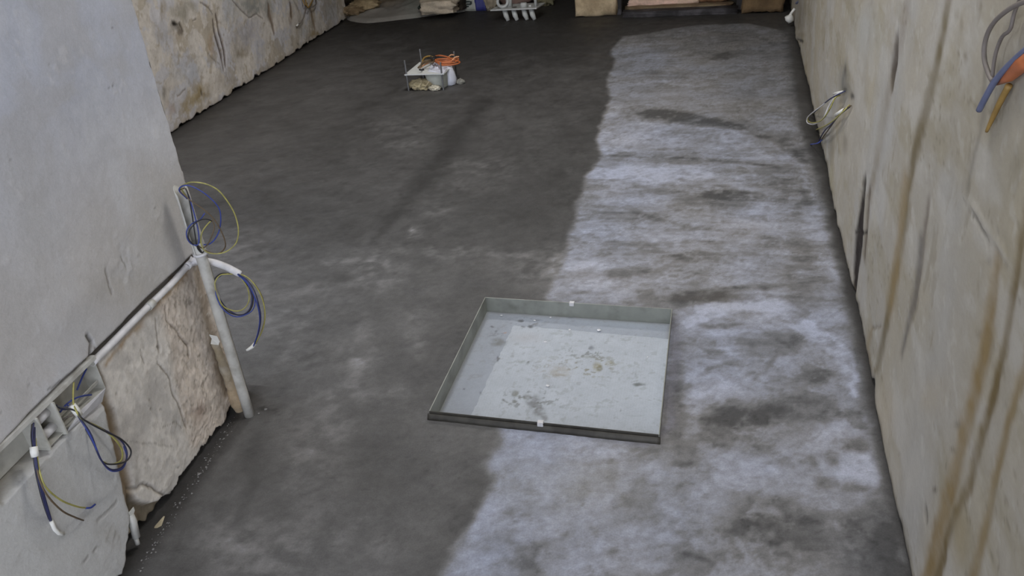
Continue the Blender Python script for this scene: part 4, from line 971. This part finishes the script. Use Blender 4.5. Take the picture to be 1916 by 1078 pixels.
lip = slab('front_lip', [nearpx(123, 810, .004), nearpx(190, 752, .006), nearpx(196, 727, .022), nearpx(152, 766, .012)], NEAR.n * .002, M['conduit_white'], BX); tag(lip, 'bright broken front lip')
# vertical groove pipe below the box
GC = thing('groove_conduit', nearpx(258, 1018, -.015), 'thin flaking pipe running down the groove under the socket box to the floor', 'conduit')
pipe('pipe', [nearpx(x, y, -.012) for x, y in [(172, 745), (186, 800), (200, 848), (214, 898), (232, 950), (246, 985), (258, 1018)]], .0062, .005, M['conduit'], GC, 5, 14)
bm = bmesh.new(); add_tube(bm, [nearpx(243, 962, 0), nearpx(248, 975, 0), nearpx(255, 1005, -.002)], [.009, .011, .0105], 12); tag(from_bm('coupler', bm, M['conduit'], GC), 'paler coupler')
sh = slab('plaster_shard', [nearpx(240, 960, .004), nearpx(249, 949, .008), nearpx(251, 955, .009), nearpx(246, 970, .004)], NEAR.n * .002, M['box']); tag(sh, 'white pointed plaster shard at the bottom of the groove', 'plaster shard')
sh = slab('plaster_shard', [nearpx(284, 1000, -.006), nearpx(300, 984, .006), nearpx(306, 966, .004), nearpx(290, 984, -.008)], NEAR.n * .004, M['mortar']); tag(sh, 'yellowish loose plaster flake above the floor near the groove', 'plaster shard')
def p3(px, py, off=0.0): return NEAR.px(px, py, off)
W3 = thing('wire_bundle', nearpx(66, 830, .02), 'clipped wire bundle fanning out below the left cell of the socket box', 'wires', 'wires left ready for sockets')
wire_set(W3, [
    ('navy_wire', 'navy', [(63, 792), (61, 815), (64, 840), (67, 872), (76, 915), (86, 950), (94, 976)], .004, .035),
    ('navy_wire', 'navy', [(65, 800), (65, 820), (66, 842), (70, 875), (80, 918), (89, 950), (96, 974)], .008, .038),
    ('black_wire', 'black', [(60, 794), (59, 818), (62, 842), (65, 872), (74, 915), (84, 950), (93, 974)], .004, .03),
    ('yellow_wire', 'yellow', [(66, 820), (69, 850), (74, 883), (86, 912), (114, 936), (144, 948), (163, 951)], .008, .045),
    ('brown_wire', 'brown', [(64, 820), (66, 850), (72, 890), (87, 925), (115, 955), (140, 968), (156, 974)], .008, .045),
], p3, .0021)
tube('blue_end', [p3(160, 951, .012), p3(170, 950, .012), p3(178, 944, .01)], .0024, M['blue'], W3, 8, 3)
bm = bmesh.new(); add_tube(bm, [p3(63, 836, .030), p3(64, 845, .032), p3(66, 854, .033)], [.0085, .009, .0085], 8); tag(from_bm('clip', bm, M['tape'], W3), 'white cable clip')
bm = bmesh.new(); add_tube(bm, [p3(95, 975, .006), p3(102, 990, .006), p3(110, 998, .006), p3(119, 1000, .006)], [.005, .005, .0045, .004], 8); tag(from_bm('taped_tip', bm, M['tape'], W3), 'white taped tip')
W4 = thing('wire_bundle', nearpx(143, 770, .02), 'clipped wire bundle looping below the right cell of the socket box', 'wires', 'wires left ready for sockets')
wire_set(W4, [
    ('navy_wire', 'navy', [(118, 762), (132, 764), (143, 772), (150, 784), (160, 797), (172, 817), (187, 857), (206, 878), (228, 874), (238, 850), (226, 824), (192, 803), (157, 786)], .006, .05),
    ('blue_wire', 'blue', [(126, 758), (140, 766), (149, 783), (162, 803), (176, 830), (190, 862), (208, 881), (229, 877), (237, 855), (232, 835)], .008, .05),
    ('yellow_wire', 'yellow', [(138, 716), (137, 735), (138, 758), (148, 778), (160, 788), (184, 799), (212, 819), (228, 842), (226, 862), (206, 869), (192, 864)], .004, .045),
    ('black_wire', 'black', [(106, 760), (124, 764), (143, 770), (156, 785), (196, 807), (228, 823), (245, 844), (236, 863), (208, 869), (190, 862), (176, 832), (160, 802)], .006, .055),
    ('blue_wire', 'blue', [(162, 690), (154, 706), (144, 730)], -.02, -.02),
    ('blue_wire', 'blue', [(171, 739), (155, 741), (140, 746), (124, 757), (112, 772)], -.012, -.004),
    ('navy_wire', 'navy', [(104, 758), (118, 766), (136, 764)], -.012, .0),
    ('grey_wire', 'grey_cable', [(112, 790), (122, 782), (135, 778), (144, 772)], -.006, .004),
], p3, .0021)
bm = bmesh.new(); add_tube(bm, [p3(134, 758, .022), p3(141, 767, .026), p3(149, 778, .030)], [.0085, .0095, .008], 8); tag(from_bm('clip', bm, M['tape'], W4), 'white cable clip')

# grit in the joint at the foot of the near wall
bm = bmesh.new(); rnd = random.Random(3)
for i in range(150):
    t = rnd.random(); y = 1070 - t * 290; x = 252 + (445 - 252) * ((1070 - y) / 300) + 4 + rnd.gauss(0, 5)
    c = fl(x, y, 0.001); crumb(bm, c, .0010 + .0026 * rnd.random() ** 2, .7, i)
tag(from_bm('joint_grit', bm, M['grit'], None, False), 'pale grit scattered in the floor joint along the near left wall', 'grit', kind='stuff')
for i, (x, y, s, where) in enumerate([(497, 766, .006, 'right of the foot of the vertical pipe'), (484, 774, .004, 'touching the foot of the vertical pipe'), (372, 888, .007, 'in the joint below the rough plaster')]):
    bm = bmesh.new(); crumb(bm, fl(x, y, .001), s, .7, 50 + i); tag(from_bm('mortar_crumb', bm, M['grit'], None, False), 'small grey mortar crumb ' + where, 'crumb')

# ================================================================== RIGHT WALL: socket hole with wires, cables
def pr(px, py, off=0.0): return RIGHT.px(px, py, off)
W5 = thing('wire_bundle', pr(1584, 195), 'loops of yellow, grey and blue wire hanging from a hole low in the right wall', 'wires', 'wires left ready for sockets')
wire_set(W5, [
    ('grey_wire', 'conduit_white', [(1580, 172), (1570, 175), (1556, 183), (1540, 196), (1524, 208), (1511, 220), (1511, 230), (1524, 232), (1540, 222), (1550, 200), (1560, 184)], .0, .06),
    ('yellow_wire', 'yellow', [(1572, 178), (1562, 184), (1552, 205), (1538, 224), (1522, 230), (1512, 226), (1514, 217), (1530, 205)], .008, .06),
    ('blue_wire', 'navy', [(1582, 170), (1566, 178), (1552, 186), (1536, 199), (1520, 214)], .006, .05),
    ('yellow_wire', 'yellow', [(1590, 196), (1576, 210), (1560, 225), (1543, 236), (1527, 243)], .004, .04),
    ('brown_wire', 'brown', [(1592, 198), (1578, 206), (1566, 220), (1552, 240), (1536, 262)], .004, .03),
    ('navy_wire', 'navy', [(1590, 200), (1572, 214), (1556, 232), (1542, 246), (1531, 266)], .006, .035),
    ('blue_wire', 'blue', [(1538, 262), (1530, 268), (1518, 270), (1504, 272)], .03, .055),
], pr, .0032)
bm = bmesh.new(); add_tube(bm, [pr(1564, 215, .03), pr(1571, 211, .028), pr(1578, 206, .022)], [.008, .009, .008], 8); tag(from_bm('tape_band', bm, M['tape'], W5), 'white tape band')
bm = bmesh.new(); add_tube(bm, [pr(1560, 176, .02), pr(1568, 174, .016), pr(1576, 172, .012)], [.006, .007, .006], 8); tag(from_bm('tape_band', bm, M['tape'], W5), 'white tape band')
bm = bmesh.new()
for (x, y) in ((1583, 186), ): add_tube(bm, [pr(x, y, -.012), pr(x, y, .002)], .022, 16)
bm.free()
CB = tube('grey_cable', [pr(1940, -4, .022), pr(1915, 4, .022), pr(1890, 16, .024), pr(1865, 36, .024), pr(1850, 58, .022), pr(1842, 85, .020), pr(1842, 112, .018), pr(1850, 138, .014), pr(1857, 152, .012)], .0044, M['grey_cable'])
tag(CB, 'grey cable curving down the upper right wall to the blue grey conduit', 'cable')
CB = tube('grey_cable', [pr(1912, -10, .012), pr(1898, 24, .012), pr(1890, 55, .012), pr(1876, 68, .012), pr(1866, 90, .012), pr(1860, 115, .012), pr(1856, 150, .010)], .0034, M['grey_cable'])
tag(CB, 'thinner grey cable lying flat inside the bigger cable curve on the upper right wall', 'cable')
CB = tube('blue_conduit', [pr(1945, 72, .02), pr(1912, 100, .02), pr(1885, 125, .02), pr(1863, 150, .02), pr(1848, 175, .018), pr(1832, 206, .016)], .0058, M['blue_grey'])
tag(CB, 'cut end of blue grey conduit slanting across the upper right wall', 'conduit')
bm = bmesh.new()
add_tube(bm, [pr(1950, 98, .010), pr(1915, 118, .010), pr(1890, 142, .009), pr(1866, 156, .008)], [.016, .014, .010, .004], 14)
tag(from_bm('orange_sleeve', bm, M['orange']), 'orange plastic sleeve under the blue grey conduit on the upper right wall', 'conduit')
CB = tube('ochre_conduit', [pr(1888, 160, .006), pr(1874, 186, .006), pr(1860, 215, .004), pr(1846, 246, .002)], [.006, .0055, .005, .003], M['ochre'])
tag(CB, 'ochre tube coming out below the orange sleeve on the upper right wall', 'conduit')
# white fitting and cable in the far right corner
def pc(px, py, y=7.3): return on_plane(px, py, (0, y, 0), (0, 1, 0))
t = thing('corner_fitting', pc(1480, 38), 'small white plastic elbow standing by the far right corner', 'pipe fitting')
bm = bmesh.new(); add_tube(bm, catmull([pc(1487, 16), pc(1481, 24), pc(1477, 31)], 4), .011, 12); from_bm('tube', bm, M['tape'], t)
bm = bmesh.new(); add_tube(bm, [pc(1475, 29), pc(1477, 35), pc(1480, 41)], [.030, .034, .024], 14); from_bm('socket', bm, M['tape'], t)
CB = tube('grey_cable', [pc(1490, 6, 7.2), pc(1496, 2, 7.1), pc(1504, 0, 7.0), pc(1512, 1, 6.9)], .009, M['blue_grey']); tag(CB, 'short bluish cable loop at the far end of the right wall', 'cable')
# wires in the far left wall
def pl_(px, py, off=0.0): return LEFT.px(px, py, off)
W6 = thing('wire_bundle', pl_(572, 10), 'thin grey and ochre wires sprouting from the far left wall', 'wires', 'wires left ready for sockets')
wire_set(W6, [
    ('grey_wire', 'grey_cable', [(575, 6), (572, 18), (568, 32), (562, 42), (556, 47)], .0, .06),
    ('ochre_wire', 'ochre', [(570, -6), (573, 6), (577, 14), (582, 6), (588, -6)], .0, .05),
    ('ochre_wire', 'ochre', [(565, -4), (570, 8), (576, 14)], .01, .03),
    ('grey_wire', 'grey_cable', [(576, 14), (585, 13), (592, 6), (590, -4)], .0, .04),
], pl_, .006)
bm = bmesh.new(); add_tube(bm, [pl_(561, 43, .02), pl_(555, 48, .01)], .008, 8); tag(from_bm('taped_tip', bm, M['tape'], W6), 'white tip')

# ================================================================== FLOOR BOX on threaded rods
fb = fl(765, 170); FBX = fb[0]; FBY = fb[1]; PZ = .118; PW = .285; PD = .37
FBt = thing('raised_plate', (FBX + PW / 2, FBY + PD / 2, 0), 'white square plate held above the floor on four thin threaded rods', 'plate')
bm = bmesh.new(); add_hexa(bm, [(FBX - .012, FBY - .012, PZ), (FBX + PW + .01, FBY - .01, PZ), (FBX + PW + .01, FBY + PD, PZ), (FBX - .012, FBY + PD, PZ)],
         [(FBX - .012, FBY - .012, PZ + .007), (FBX + PW + .01, FBY - .01, PZ + .007), (FBX + PW + .01, FBY + PD, PZ + .007), (FBX - .012, FBY + PD, PZ + .007)])
from_bm('top_plate', bm, M['plate'], FBt, False)
for x, y, h_ in ((FBX, FBY, .225), (FBX + PW - .012, FBY, .205), (FBX + .005, FBY + PD - .03, .225), (FBX + PW - .01, FBY + PD - .03, .2)):
    bm = bmesh.new(); n = 60
    add_tube(bm, [(x, y, -.002 + (h_ + .002) * k / n) for k in range(n + 1)], [.0062 + .0008 * (k % 2) for k in range(n + 1)], 8); rod = from_bm('threaded_rod', bm, M['rod'], FBt)
    bm = bmesh.new(); add_tube(bm, [(x, y, PZ - .008), (x, y, PZ)], .010, 6); from_bm('nut', bm, M['rod'], rod, False)
# white tub and wrapped bottle under / beside the plate
bm = bmesh.new(); cx, cy = FBX + PW - .085, FBY + .10
add_tube(bm, [(cx, cy, 0), (cx, cy, .01), (cx, cy, .06), (cx - .005, cy, .112)], [.070, .076, .080, .086], 24)
tag(from_bm('plastic_tub', bm, M['bag_white']), 'dusty white tub standing under the raised plate', 'tub')
bm = bmesh.new(); cx, cy = FBX + PW - .012, FBY + .155
add_tube(bm, [(cx, cy, 0), (cx, cy, .015), (cx + .008, cy, .045), (cx + .002, cy, .08), (cx - .006, cy, .11), (cx - .012, cy, .116)], [.046, .052, .050, .046, .044, .030], 20)
tag(from_bm('film_wrapped_bottle', bm, M['film']), 'bluish white film-wrapped cylinder beside the right edge of the raised plate', 'bottle')
# crumpled white film over the plate
us = np.linspace(0, 1, 40); a, b = np.meshgrid(us, us, indexing='ij')
c0, c1, c2, c3 = [fl(*p, z=PZ + .01)[:2] for p in [(800, 133), (830, 137), (842, 124), (812, 112)]]
P = ((1 - a) * (1 - b))[..., None] * c0 + (a * (1 - b))[..., None] * c1 + (a * b)[..., None] * c2 + ((1 - a) * b)[..., None] * c3
zz = PZ + .009 + .018 * np.clip(fbm(a * 5, b * 5, 3, 7) + .3, 0, 1) * np.sin(np.pi * a) ** .4 * np.sin(np.pi * b) ** .4
me = grid_mesh('crumpled_film', np.dstack([P, zz]), np.ones(P.shape[:2] + (3,)), None)
o = link_mesh('crumpled_film', me, M['film']); sm = o.modifiers.new('thickness', 'SOLIDIFY'); sm.thickness = .0015
tag(o, 'crumpled bluish white film lying on the right half of the raised plate', 'film')
# tan spoil heap under the plate
rock('mortar_heap', (FBX + .085, FBY + .055, 0), (.15, .10, .06), 5, (srgb(176, 164, 132), srgb(120, 106, 80)), amp=.5)
tag(bpy.data.objects['mortar_heap'], 'small tan heap of crumbled mortar under the raised plate', 'rubble')
rock('mortar_lump', (FBX + .20, FBY + .012, 0), (.07, .05, .032), 9, (srgb(206, 200, 184), srgb(160, 150, 126)), amp=.5); tag(bpy.data.objects['mortar_lump'], 'pale mortar lump at the front foot of the white tub', 'rubble')
rock('mortar_lump', (FBX + .335 + .02, FBY + .17, 0), (.045, .04, .03), 12, (srgb(150, 148, 140), srgb(110, 106, 98)), amp=.5); tag([o for o in bpy.data.objects if o.name.startswith('mortar_lump')][-1], 'grey mortar lump on the floor right of the raised plate', 'rubble')
for k, (p, q, w) in enumerate([((792, 160), (806, 150), 'leaning right'), ((795, 165), (803, 157), 'lying low'), ((786, 163), (790, 155), 'near the left rod')]):
    A = fl(*p, z=.03); B = A + np.array([(q[0] - p[0]) * .0043, .02, .045])
    bm = bmesh.new(); add_tube(bm, [A, B], .004, 6); tag(from_bm('straw_stick', bm, M['mortar']), 'thin tan splinter in the mortar heap, ' + w, 'splinter')
# cables on top
WT = thing('orange_cable_coil', fl(835, 118, PZ + .02), 'coil of orange cable on the right end of the raised white plate', 'cable coil')
zc = PZ + .02
def ring(cx, cy, rx, ry, z, tilt, n=16, ph=0, k=1.0):
    c = fl(cx, cy, z); s = 1 / F * np.linalg.norm(c - EYE)
    return [c + np.array([math.cos(2 * math.pi * i / n * k + ph) * rx * s, math.sin(2 * math.pi * i / n * k + ph) * ry * s * 2.0, tilt * math.cos(2 * math.pi * i / n * k + ph)]) for i in range(n + 1)]
for i, (cx, cy, rx, ry, tl) in enumerate([(837, 115, 22, 8.5, -.012), (839, 117, 20, 7, -.006), (836, 113, 22, 7, .004), (841, 118, 19, 8, .0), (834, 114, 19, 6, -.01)]):
    tube('cable_turn', ring(cx, cy, rx, ry, zc + .006 + .006 * i, tl, ph=i), .0052, M['orange'], WT, 8, 3)
for (a_, b_) in (((838, 108), (850, 103)), ((846, 113), (859, 106))):
    A = fl(*a_, z=zc + .03); B = fl(*b_, z=zc + .05); tube('cable_end', [A, (A + B) / 2 + np.array([0, 0, .01]), B], .005, M['peach'], WT, 8, 4)
tube('cable_lead', [fl(815, 105, zc + .03), fl(824, 104, zc + .045), fl(838, 107, zc + .04), fl(850, 113, zc + .03)], .006, M['orange'], WT, 8, 4)
WB = thing('brown_cable_bunch', fl(800, 118, PZ + .02), 'short bunch of brown and copper cable ends on the middle of the raised white plate', 'cable bunch')
for i, (m_, pts) in enumerate([('brown', [(783, 126), (789, 120), (794, 110), (802, 106), (812, 107)]), ('peach', [(786, 127), (793, 122), (803, 117), (811, 113), (816, 110)]), ('brown', [(788, 119), (795, 114), (805, 112), (813, 109)]),
                               ('black', [(800, 110), (808, 108), (815, 109), (820, 105)]), ('ochre', [(790, 115), (794, 108), (803, 105), (810, 107)]), ('brown', [(782, 127), (788, 124), (791, 119), (800, 115), (812, 113)]), ('brown', [(793, 118), (800, 116), (810, 117), (813, 112)]), ('black', [(806, 106), (812, 111), (814, 106), (820, 110)])]):
    tube('cable', [fl(x, y, PZ + .014 + .006 * i + .012 * math.sin(k)) for k, (x, y) in enumerate(pts)], .006, M[m_], WB, 8, 4)
bm = bmesh.new(); add_tube(bm, [fl(785, 130, PZ + .013), fl(789, 131, PZ + .013), fl(793, 130, PZ + .013)], .007, 8); tag(from_bm('tip', bm, M['black'], WB), 'dark tip')

# ================================================================== FAR END
stone_c = (srgb(204, 184, 152), srgb(150, 130, 102))
def pb(px, py, y): return on_plane(px, py, (0, y, 0), (0, 1, 0))
a = fl(1075, 33); b = fl(1152, 33)
rock('stone_pier', ((a[0] + b[0]) / 2, a[1] + .16, 0), (.40, .34, .60), 21, stone_c, 0, None, .10); tag(bpy.data.objects['stone_pier'], 'squared tan stone pier at the far end, left of the dark beam', 'pier')
a = fl(1388, 30); b = fl(1474, 32)
o = rock('stone_pier', ((a[0] + b[0]) / 2 - .01, 8.05, 0), (.37, .34, .60), 22, (srgb(120, 98, 70), srgb(92, 74, 52)), 0, None, .12); tag(o, 'dark brown stone pier at the far end beside the right wall', 'pier')
# threshold beam with reddish stones on it
a = fl(1166, 31); b = fl(1380, 28)
bm = bmesh.new(); y0 = 7.90; x0, x1 = a[0], b[0]; n = 26
from mathutils import noise
bmesh.ops.create_cube(bm, size=1); bmesh.ops.subdivide_edges(bm, edges=list(bm.edges), cuts=9, use_grid_fill=True)
for v in bm.verts:
    v.co = Vector(((x0 + x1) / 2 + v.co.x * (x1 - x0), y0 + .06 + v.co.y * .12, .027 + v.co.z * .054)) + Vector(noise.noise_vector(v.co * 7)) * .006
    v.co.z = max(v.co.z, -.002)
tag(from_bm('timber_beam', bm, M['beam']), 'low black tarred beam lying across the far doorway', 'beam')
o = rock('brick_sill', ((x0 + x1) / 2 - .02, y0 + .30, 0), (x1 - x0 - .10, .30, .062), 31, (srgb(130, 116, 92), srgb(112, 92, 72)), 0, None, .06); tag(o, 'brown earthen sill behind the black beam', 'sill')
o = rock('sill_stone', ((x0 + x1) / 2 - .16, y0 + .34, .058), (.62, .18, .12), 33, (srgb(224, 190, 174), srgb(204, 178, 158)), 0, None, .2); tag(o, 'pinkish stone lying on the left of the brown sill', 'stone')
o = rock('sill_stone', ((x0 + x1) / 2 + .30, y0 + .33, .058), (.26, .16, .10), 36, (srgb(146, 112, 84), srgb(110, 78, 56)), 0, None, .3); tag(o, 'reddish brown stone lying on the right of the brown sill', 'stone')
for i, (px, w, h_) in enumerate([(1160, .06, .5), (1385, .07, .5)]):
    c = fl(px, 22)
    bm = bmesh.new(); add_hexa(bm, [(c[0] - w / 2, 8.06, 0), (c[0] + w / 2, 8.06, 0), (c[0] + w / 2, 8.16, 0), (c[0] - w / 2, 8.16, 0)], [(c[0] - w / 2, 8.06, h_), (c[0] + w / 2, 8.06, h_), (c[0] + w / 2, 8.16, h_), (c[0] - w / 2, 8.16, h_)])
    bmesh.ops.bevel(bm, geom=list(bm.edges), offset=.006, segments=2, affect='EDGES')
    tag(from_bm('door_jamb', bm, M['beam'], None, False), ['black upright post at the left end of the black beam', 'black upright post at the right end of the black beam'][i], 'post')
# sheeted heap at the far left: grey cloth sheet over sand
ed = [(648, 36), (656, 40), (672, 43), (686, 44), (700, 43), (720, 41), (745, 38), (780, 34), (800, 31), (830, 27), (860, 24), (885, 19), (905, 14)]
E_ = np.array([fl(x, y)[:2] for x, y in ed]); nE = len(E_)
t_ = np.linspace(0, nE - 1, 120); Ex = np.interp(t_, range(nE), E_[:, 0]); Ey = np.interp(t_, range(nE), E_[:, 1])
s_ = np.linspace(0, 1, 40)
A_, S_ = np.meshgrid(np.arange(120), s_, indexing='ij')
gx = Ex[A_]; gy = Ey[A_] + S_ * (9.30 - Ey[A_])
hn = fbm(gx * 3, gy * 3, 4, 101)
gz = .002 + .10 * smooth(0, .5, S_) * (0.6 + .8 * hn) + .03 * smooth(0, .06, S_)
gz = gz + .16 * np.exp(-(((gx + 2.95) / .35) ** 2 + ((gy - 9.1) / .3) ** 2))
pig = np.broadcast_to(srgb(146, 142, 136), gx.shape + (3,)).copy() * (1 + .15 * hn + .1 * fbm(gx * 15, gy * 15, 4, 102))[..., None]
fT = Field(FLOOR, gx, gy, .04, 5)
pig = over(pig, .8 * np.clip(smooth(.25, .9, S_) * smooth(-3.1, -3.6, gx), 0, 1), srgb(142, 122, 92))
pig = over(pig, .7 * fT.blob(680, 10, 30, 6), srgb(110, 90, 66)); pig = over(pig, .4 * fT.blob(770, 24, 16, 12), srgb(110, 124, 114))
pig = over(pig, .5 * smooth(.55, 1., S_), srgb(104, 94, 84))
me = grid_mesh('dust_sheet', np.dstack([gx, gy, gz]), pig, None); o = link_mesh('dust_sheet', me, M['tarp'])
tag(o, 'grey dust sheet spread over spoil in the far left corner', 'sheet')
def on_heap(px, py, z=.1): return fl(px, py, z)
o = rock('rubble_stone', tuple(on_heap(683, 12, .10) - np.array([0, 0, .03])), (.26, .2, .10), 41, (srgb(168, 150, 118), srgb(130, 112, 84)), .2, None, .3); tag(o, 'tan stone on the grey dust sheet in the far left corner', 'stone')
o = rock('rubble_stone', tuple(on_heap(662, 20, .08) - np.array([0, 0, .04])), (.20, .16, .09), 43, (srgb(156, 138, 110), srgb(112, 94, 70)), .6, None, .3); tag(o, 'smaller brownish stone against the foot of the far left wall', 'stone')
c = on_heap(822, 14, .10)
o = rock('cement_sack', (c[0], c[1], .05), (.36, .24, .13), 47, (srgb(200, 186, 166), srgb(176, 164, 146)), .15, None, .20); tag(o, 'limp tan sack with a dark open mouth on the far dust sheet', 'sack')
bm = bmesh.new(); c2 = on_heap(800, 17, .09); add_tube(bm, [c2, c2 + np.array([.05, .03, .02])], [.045, .02], 12); 
hm = from_bm('sack_mouth', bm, M['black'], o); 
tube_o = tube('green_strap', [on_heap(784, 16, .09), on_heap(790, 8, .12), on_heap(797, -2, .16), on_heap(803, -10, .2)], .018, M['green']); tag(tube_o, 'dark green strap running up the far grey sheet', 'strap')
c = on_heap(848, 4, .12)
o = rock('dark_bag', (c[0], c[1] + .05, .04), (.22, .2, .24), 52, (srgb(60, 52, 42), srgb(38, 34, 30)), 0, None, .2); tag(o, 'dark sack behind the tan sack at the far end', 'sack')
# printed bag
BG = thing('printed_bag', fl(893, 17), 'grey, white and blue printed bag standing at the end of the dust sheet', 'bag')
a = pb(868, 24, 8.45); 
def bgp(px, z, y=8.45):
    q = fl(px, 18, 0); return np.array([q[0] , y, z])
xs_ = [fl(872, 19, .0), fl(888, 17, .0), fl(910, 14, .0)]
yB = 8.55
xa, xb, xc = pb(870, 18, yB)[0], pb(890, 18, yB)[0], pb(909, 16, yB)[0]
def bagpart(name, x0, x1, mat, y=yB, z0=.0, z1=.34, d=.16):
    bm = bmesh.new(); bmesh.ops.create_cube(bm, size=1); bmesh.ops.subdivide_edges(bm, edges=list(bm.edges), cuts=6, use_grid_fill=True)
    for v in bm.verts:
        v.co = Vector(((x0 + x1) / 2 + v.co.x * (x1 - x0), y + d / 2 + v.co.y * d * (1.1 - .3 * (v.co.z + .5)), z0 + (v.co.z + .5) * (z1 - z0))) + Vector(noise.noise_vector(v.co * 4 + Vector((x0, 0, 0)))) * .012
        v.co.z = max(v.co.z, z0)
    return from_bm(name, bm, mat, BG)
bagpart('white_panel', xa, xb, M['bag_white']); bagpart('blue_panel', xb, xc, M['bag_blue'])
bm = bmesh.new(); 
for i, (px_, py_, w_, h_) in enumerate([(875, 3, 8, 2.2), (877, 8, 9, 2.2), (874, 12, 6, 2), (881, 5, 3, 5)]):
    p = pb(px_, py_, yB - .012); q = .0058
    add_hexa(bm, [(p[0] - w_ * q / 2, yB - .014, p[2] - h_ * q / 2), (p[0] + w_ * q / 2, yB - .014, p[2] - h_ * q / 2), (p[0] + w_ * q / 2, yB - .014, p[2] + h_ * q / 2), (p[0] - w_ * q / 2, yB - .014, p[2] + h_ * q / 2)],
             [(p[0] - w_ * q / 2, yB + .01, p[2] - h_ * q / 2), (p[0] + w_ * q / 2, yB + .01, p[2] - h_ * q / 2), (p[0] + w_ * q / 2, yB + .01, p[2] + h_ * q / 2), (p[0] - w_ * q / 2, yB + .01, p[2] + h_ * q / 2)])
tag(from_bm('print', bm, M['bag_ink'], BG, False), 'illegible dark print')
slab('foil_flap', [fl(889, 15.5, .01), fl(901, 15, .01), fl(910, 11.5, .01), fl(893, 12, .01)], (0, 0, .006), M['film'], BG)
o = rock('rubble_stone', (pb(918, 9, 8.6)[0], 8.6, 0), (.14, .12, .16), 61, (srgb(160, 150, 132), srgb(126, 116, 98)), 0, None, .3); tag(o, 'grey tan stone between the printed bag and the white drain fitting', 'stone')
o = rock('rubble_stone', (pb(1020, 8, 8.7)[0], 8.7, 0), (.17, .12, .20), 63, (srgb(128, 124, 96), srgb(100, 94, 74)), 0, None, .3); tag(o, 'mossy grey stone right of the white drain fitting', 'stone')
o = rock('brick_rubble', (pb(968, 8, 8.9)[0], 8.95, 0), (.34, .2, .22), 65, (srgb(140, 116, 108), srgb(118, 98, 90)), 0, None, .2); tag(o, 'reddish brick lump behind the white drain fitting', 'brick')
# white drain fitting: flat plate with ring, cap, pipe on top and four feet
yD = 7.95
DR = thing('drain_manifold', (pb(963, 30, yD)[0], yD + .08, 0), 'white plastic drain manifold with a ring and upright pipe on a flat plate with feet', 'plumbing fitting')
zp = pb(960, 19, yD)[2]
def dp(px, dy=0.0, z=0.0): return np.array([pb(px, 19, yD)[0], yD + dy, z])
za = max(zp, .06)
slab('plate', [dp(917, 0, za), dp(1004, 0, za), dp(1011, .26, za), dp(926, .26, za)], (0, 0, .012), M['white_dim'], DR, .002)
bm = bmesh.new(); c = dp(939, .08, za + .075); pts = [c + np.array([math.cos(t) * .046, -.02 + .02 * math.cos(t), math.sin(t) * .052]) for t in np.linspace(0, 2 * math.pi, 25)]
add_tube(bm, pts, .014, 10, False); from_bm('ring', bm, M['white_dim'], DR)
bm = bmesh.new(); add_pipe(bm, [dp(948, .12, za + .01), dp(948, .12, za + .12)], .03, .026, 16); from_bm('elbow', bm, M['white_dim'], DR)
bm = bmesh.new(); add_tube(bm, [dp(978, .06, za + .01), dp(978, .06, za + .045), dp(978, .06, za + .055)], [.034, .034, .028], 18); from_bm('cap', bm, M['white_dim'], DR)
bm = bmesh.new(); add_tube(bm, [dp(989, .08, za + .01), dp(989, .08, za + .03)], [.02, .014], 14); from_bm('plug', bm, M['white_dim'], DR)
bm = bmesh.new(); add_pipe(bm, [dp(1000, .08, za + .005), dp(1000, .08, .35)], .016, .013, 14); from_bm('upright_pipe', bm, M['white_dim'], DR)
bm = bmesh.new(); add_tube(bm, [dp(959, .08, za + .012), dp(959, .08, za + .0125)], .028, 16); from_bm('opening', bm, M['cavity'], DR)
for i, px_ in enumerate((944, 961, 980, 994)):
    bm = bmesh.new(); add_tube(bm, [dp(px_ - 3, .06, za - .002), dp(px_, .045, za * .45), dp(px_ + 4, .035, 0.0)], [.024, .026, .018], 14); from_bm('foot', bm, M['white_dim'], DR)
# main ceiling lamp, and an added panel for the far fill light
for i, (x, y, s_) in enumerate([(-.10, 2.7, .5), (-1.5, 5.2, .4)]):
    L_ = thing('lamp_and_fill_panel', (x, y, 2.97), ['square ceiling light panel over the near part of the room', 'added square fill light panel over the far part of the room'][i], 'lamp')
    bm = bmesh.new(); h = s_ / 2 + .02; add_hexa(bm, [(x - h, y - h, 2.97), (x + h, y - h, 2.97), (x + h, y + h, 2.97), (x - h, y + h, 2.97)], [(x - h, y - h, 3.0), (x + h, y - h, 3.0), (x + h, y + h, 3.0), (x - h, y + h, 3.0)])
    from_bm('housing', bm, M['tape'], L_, False)
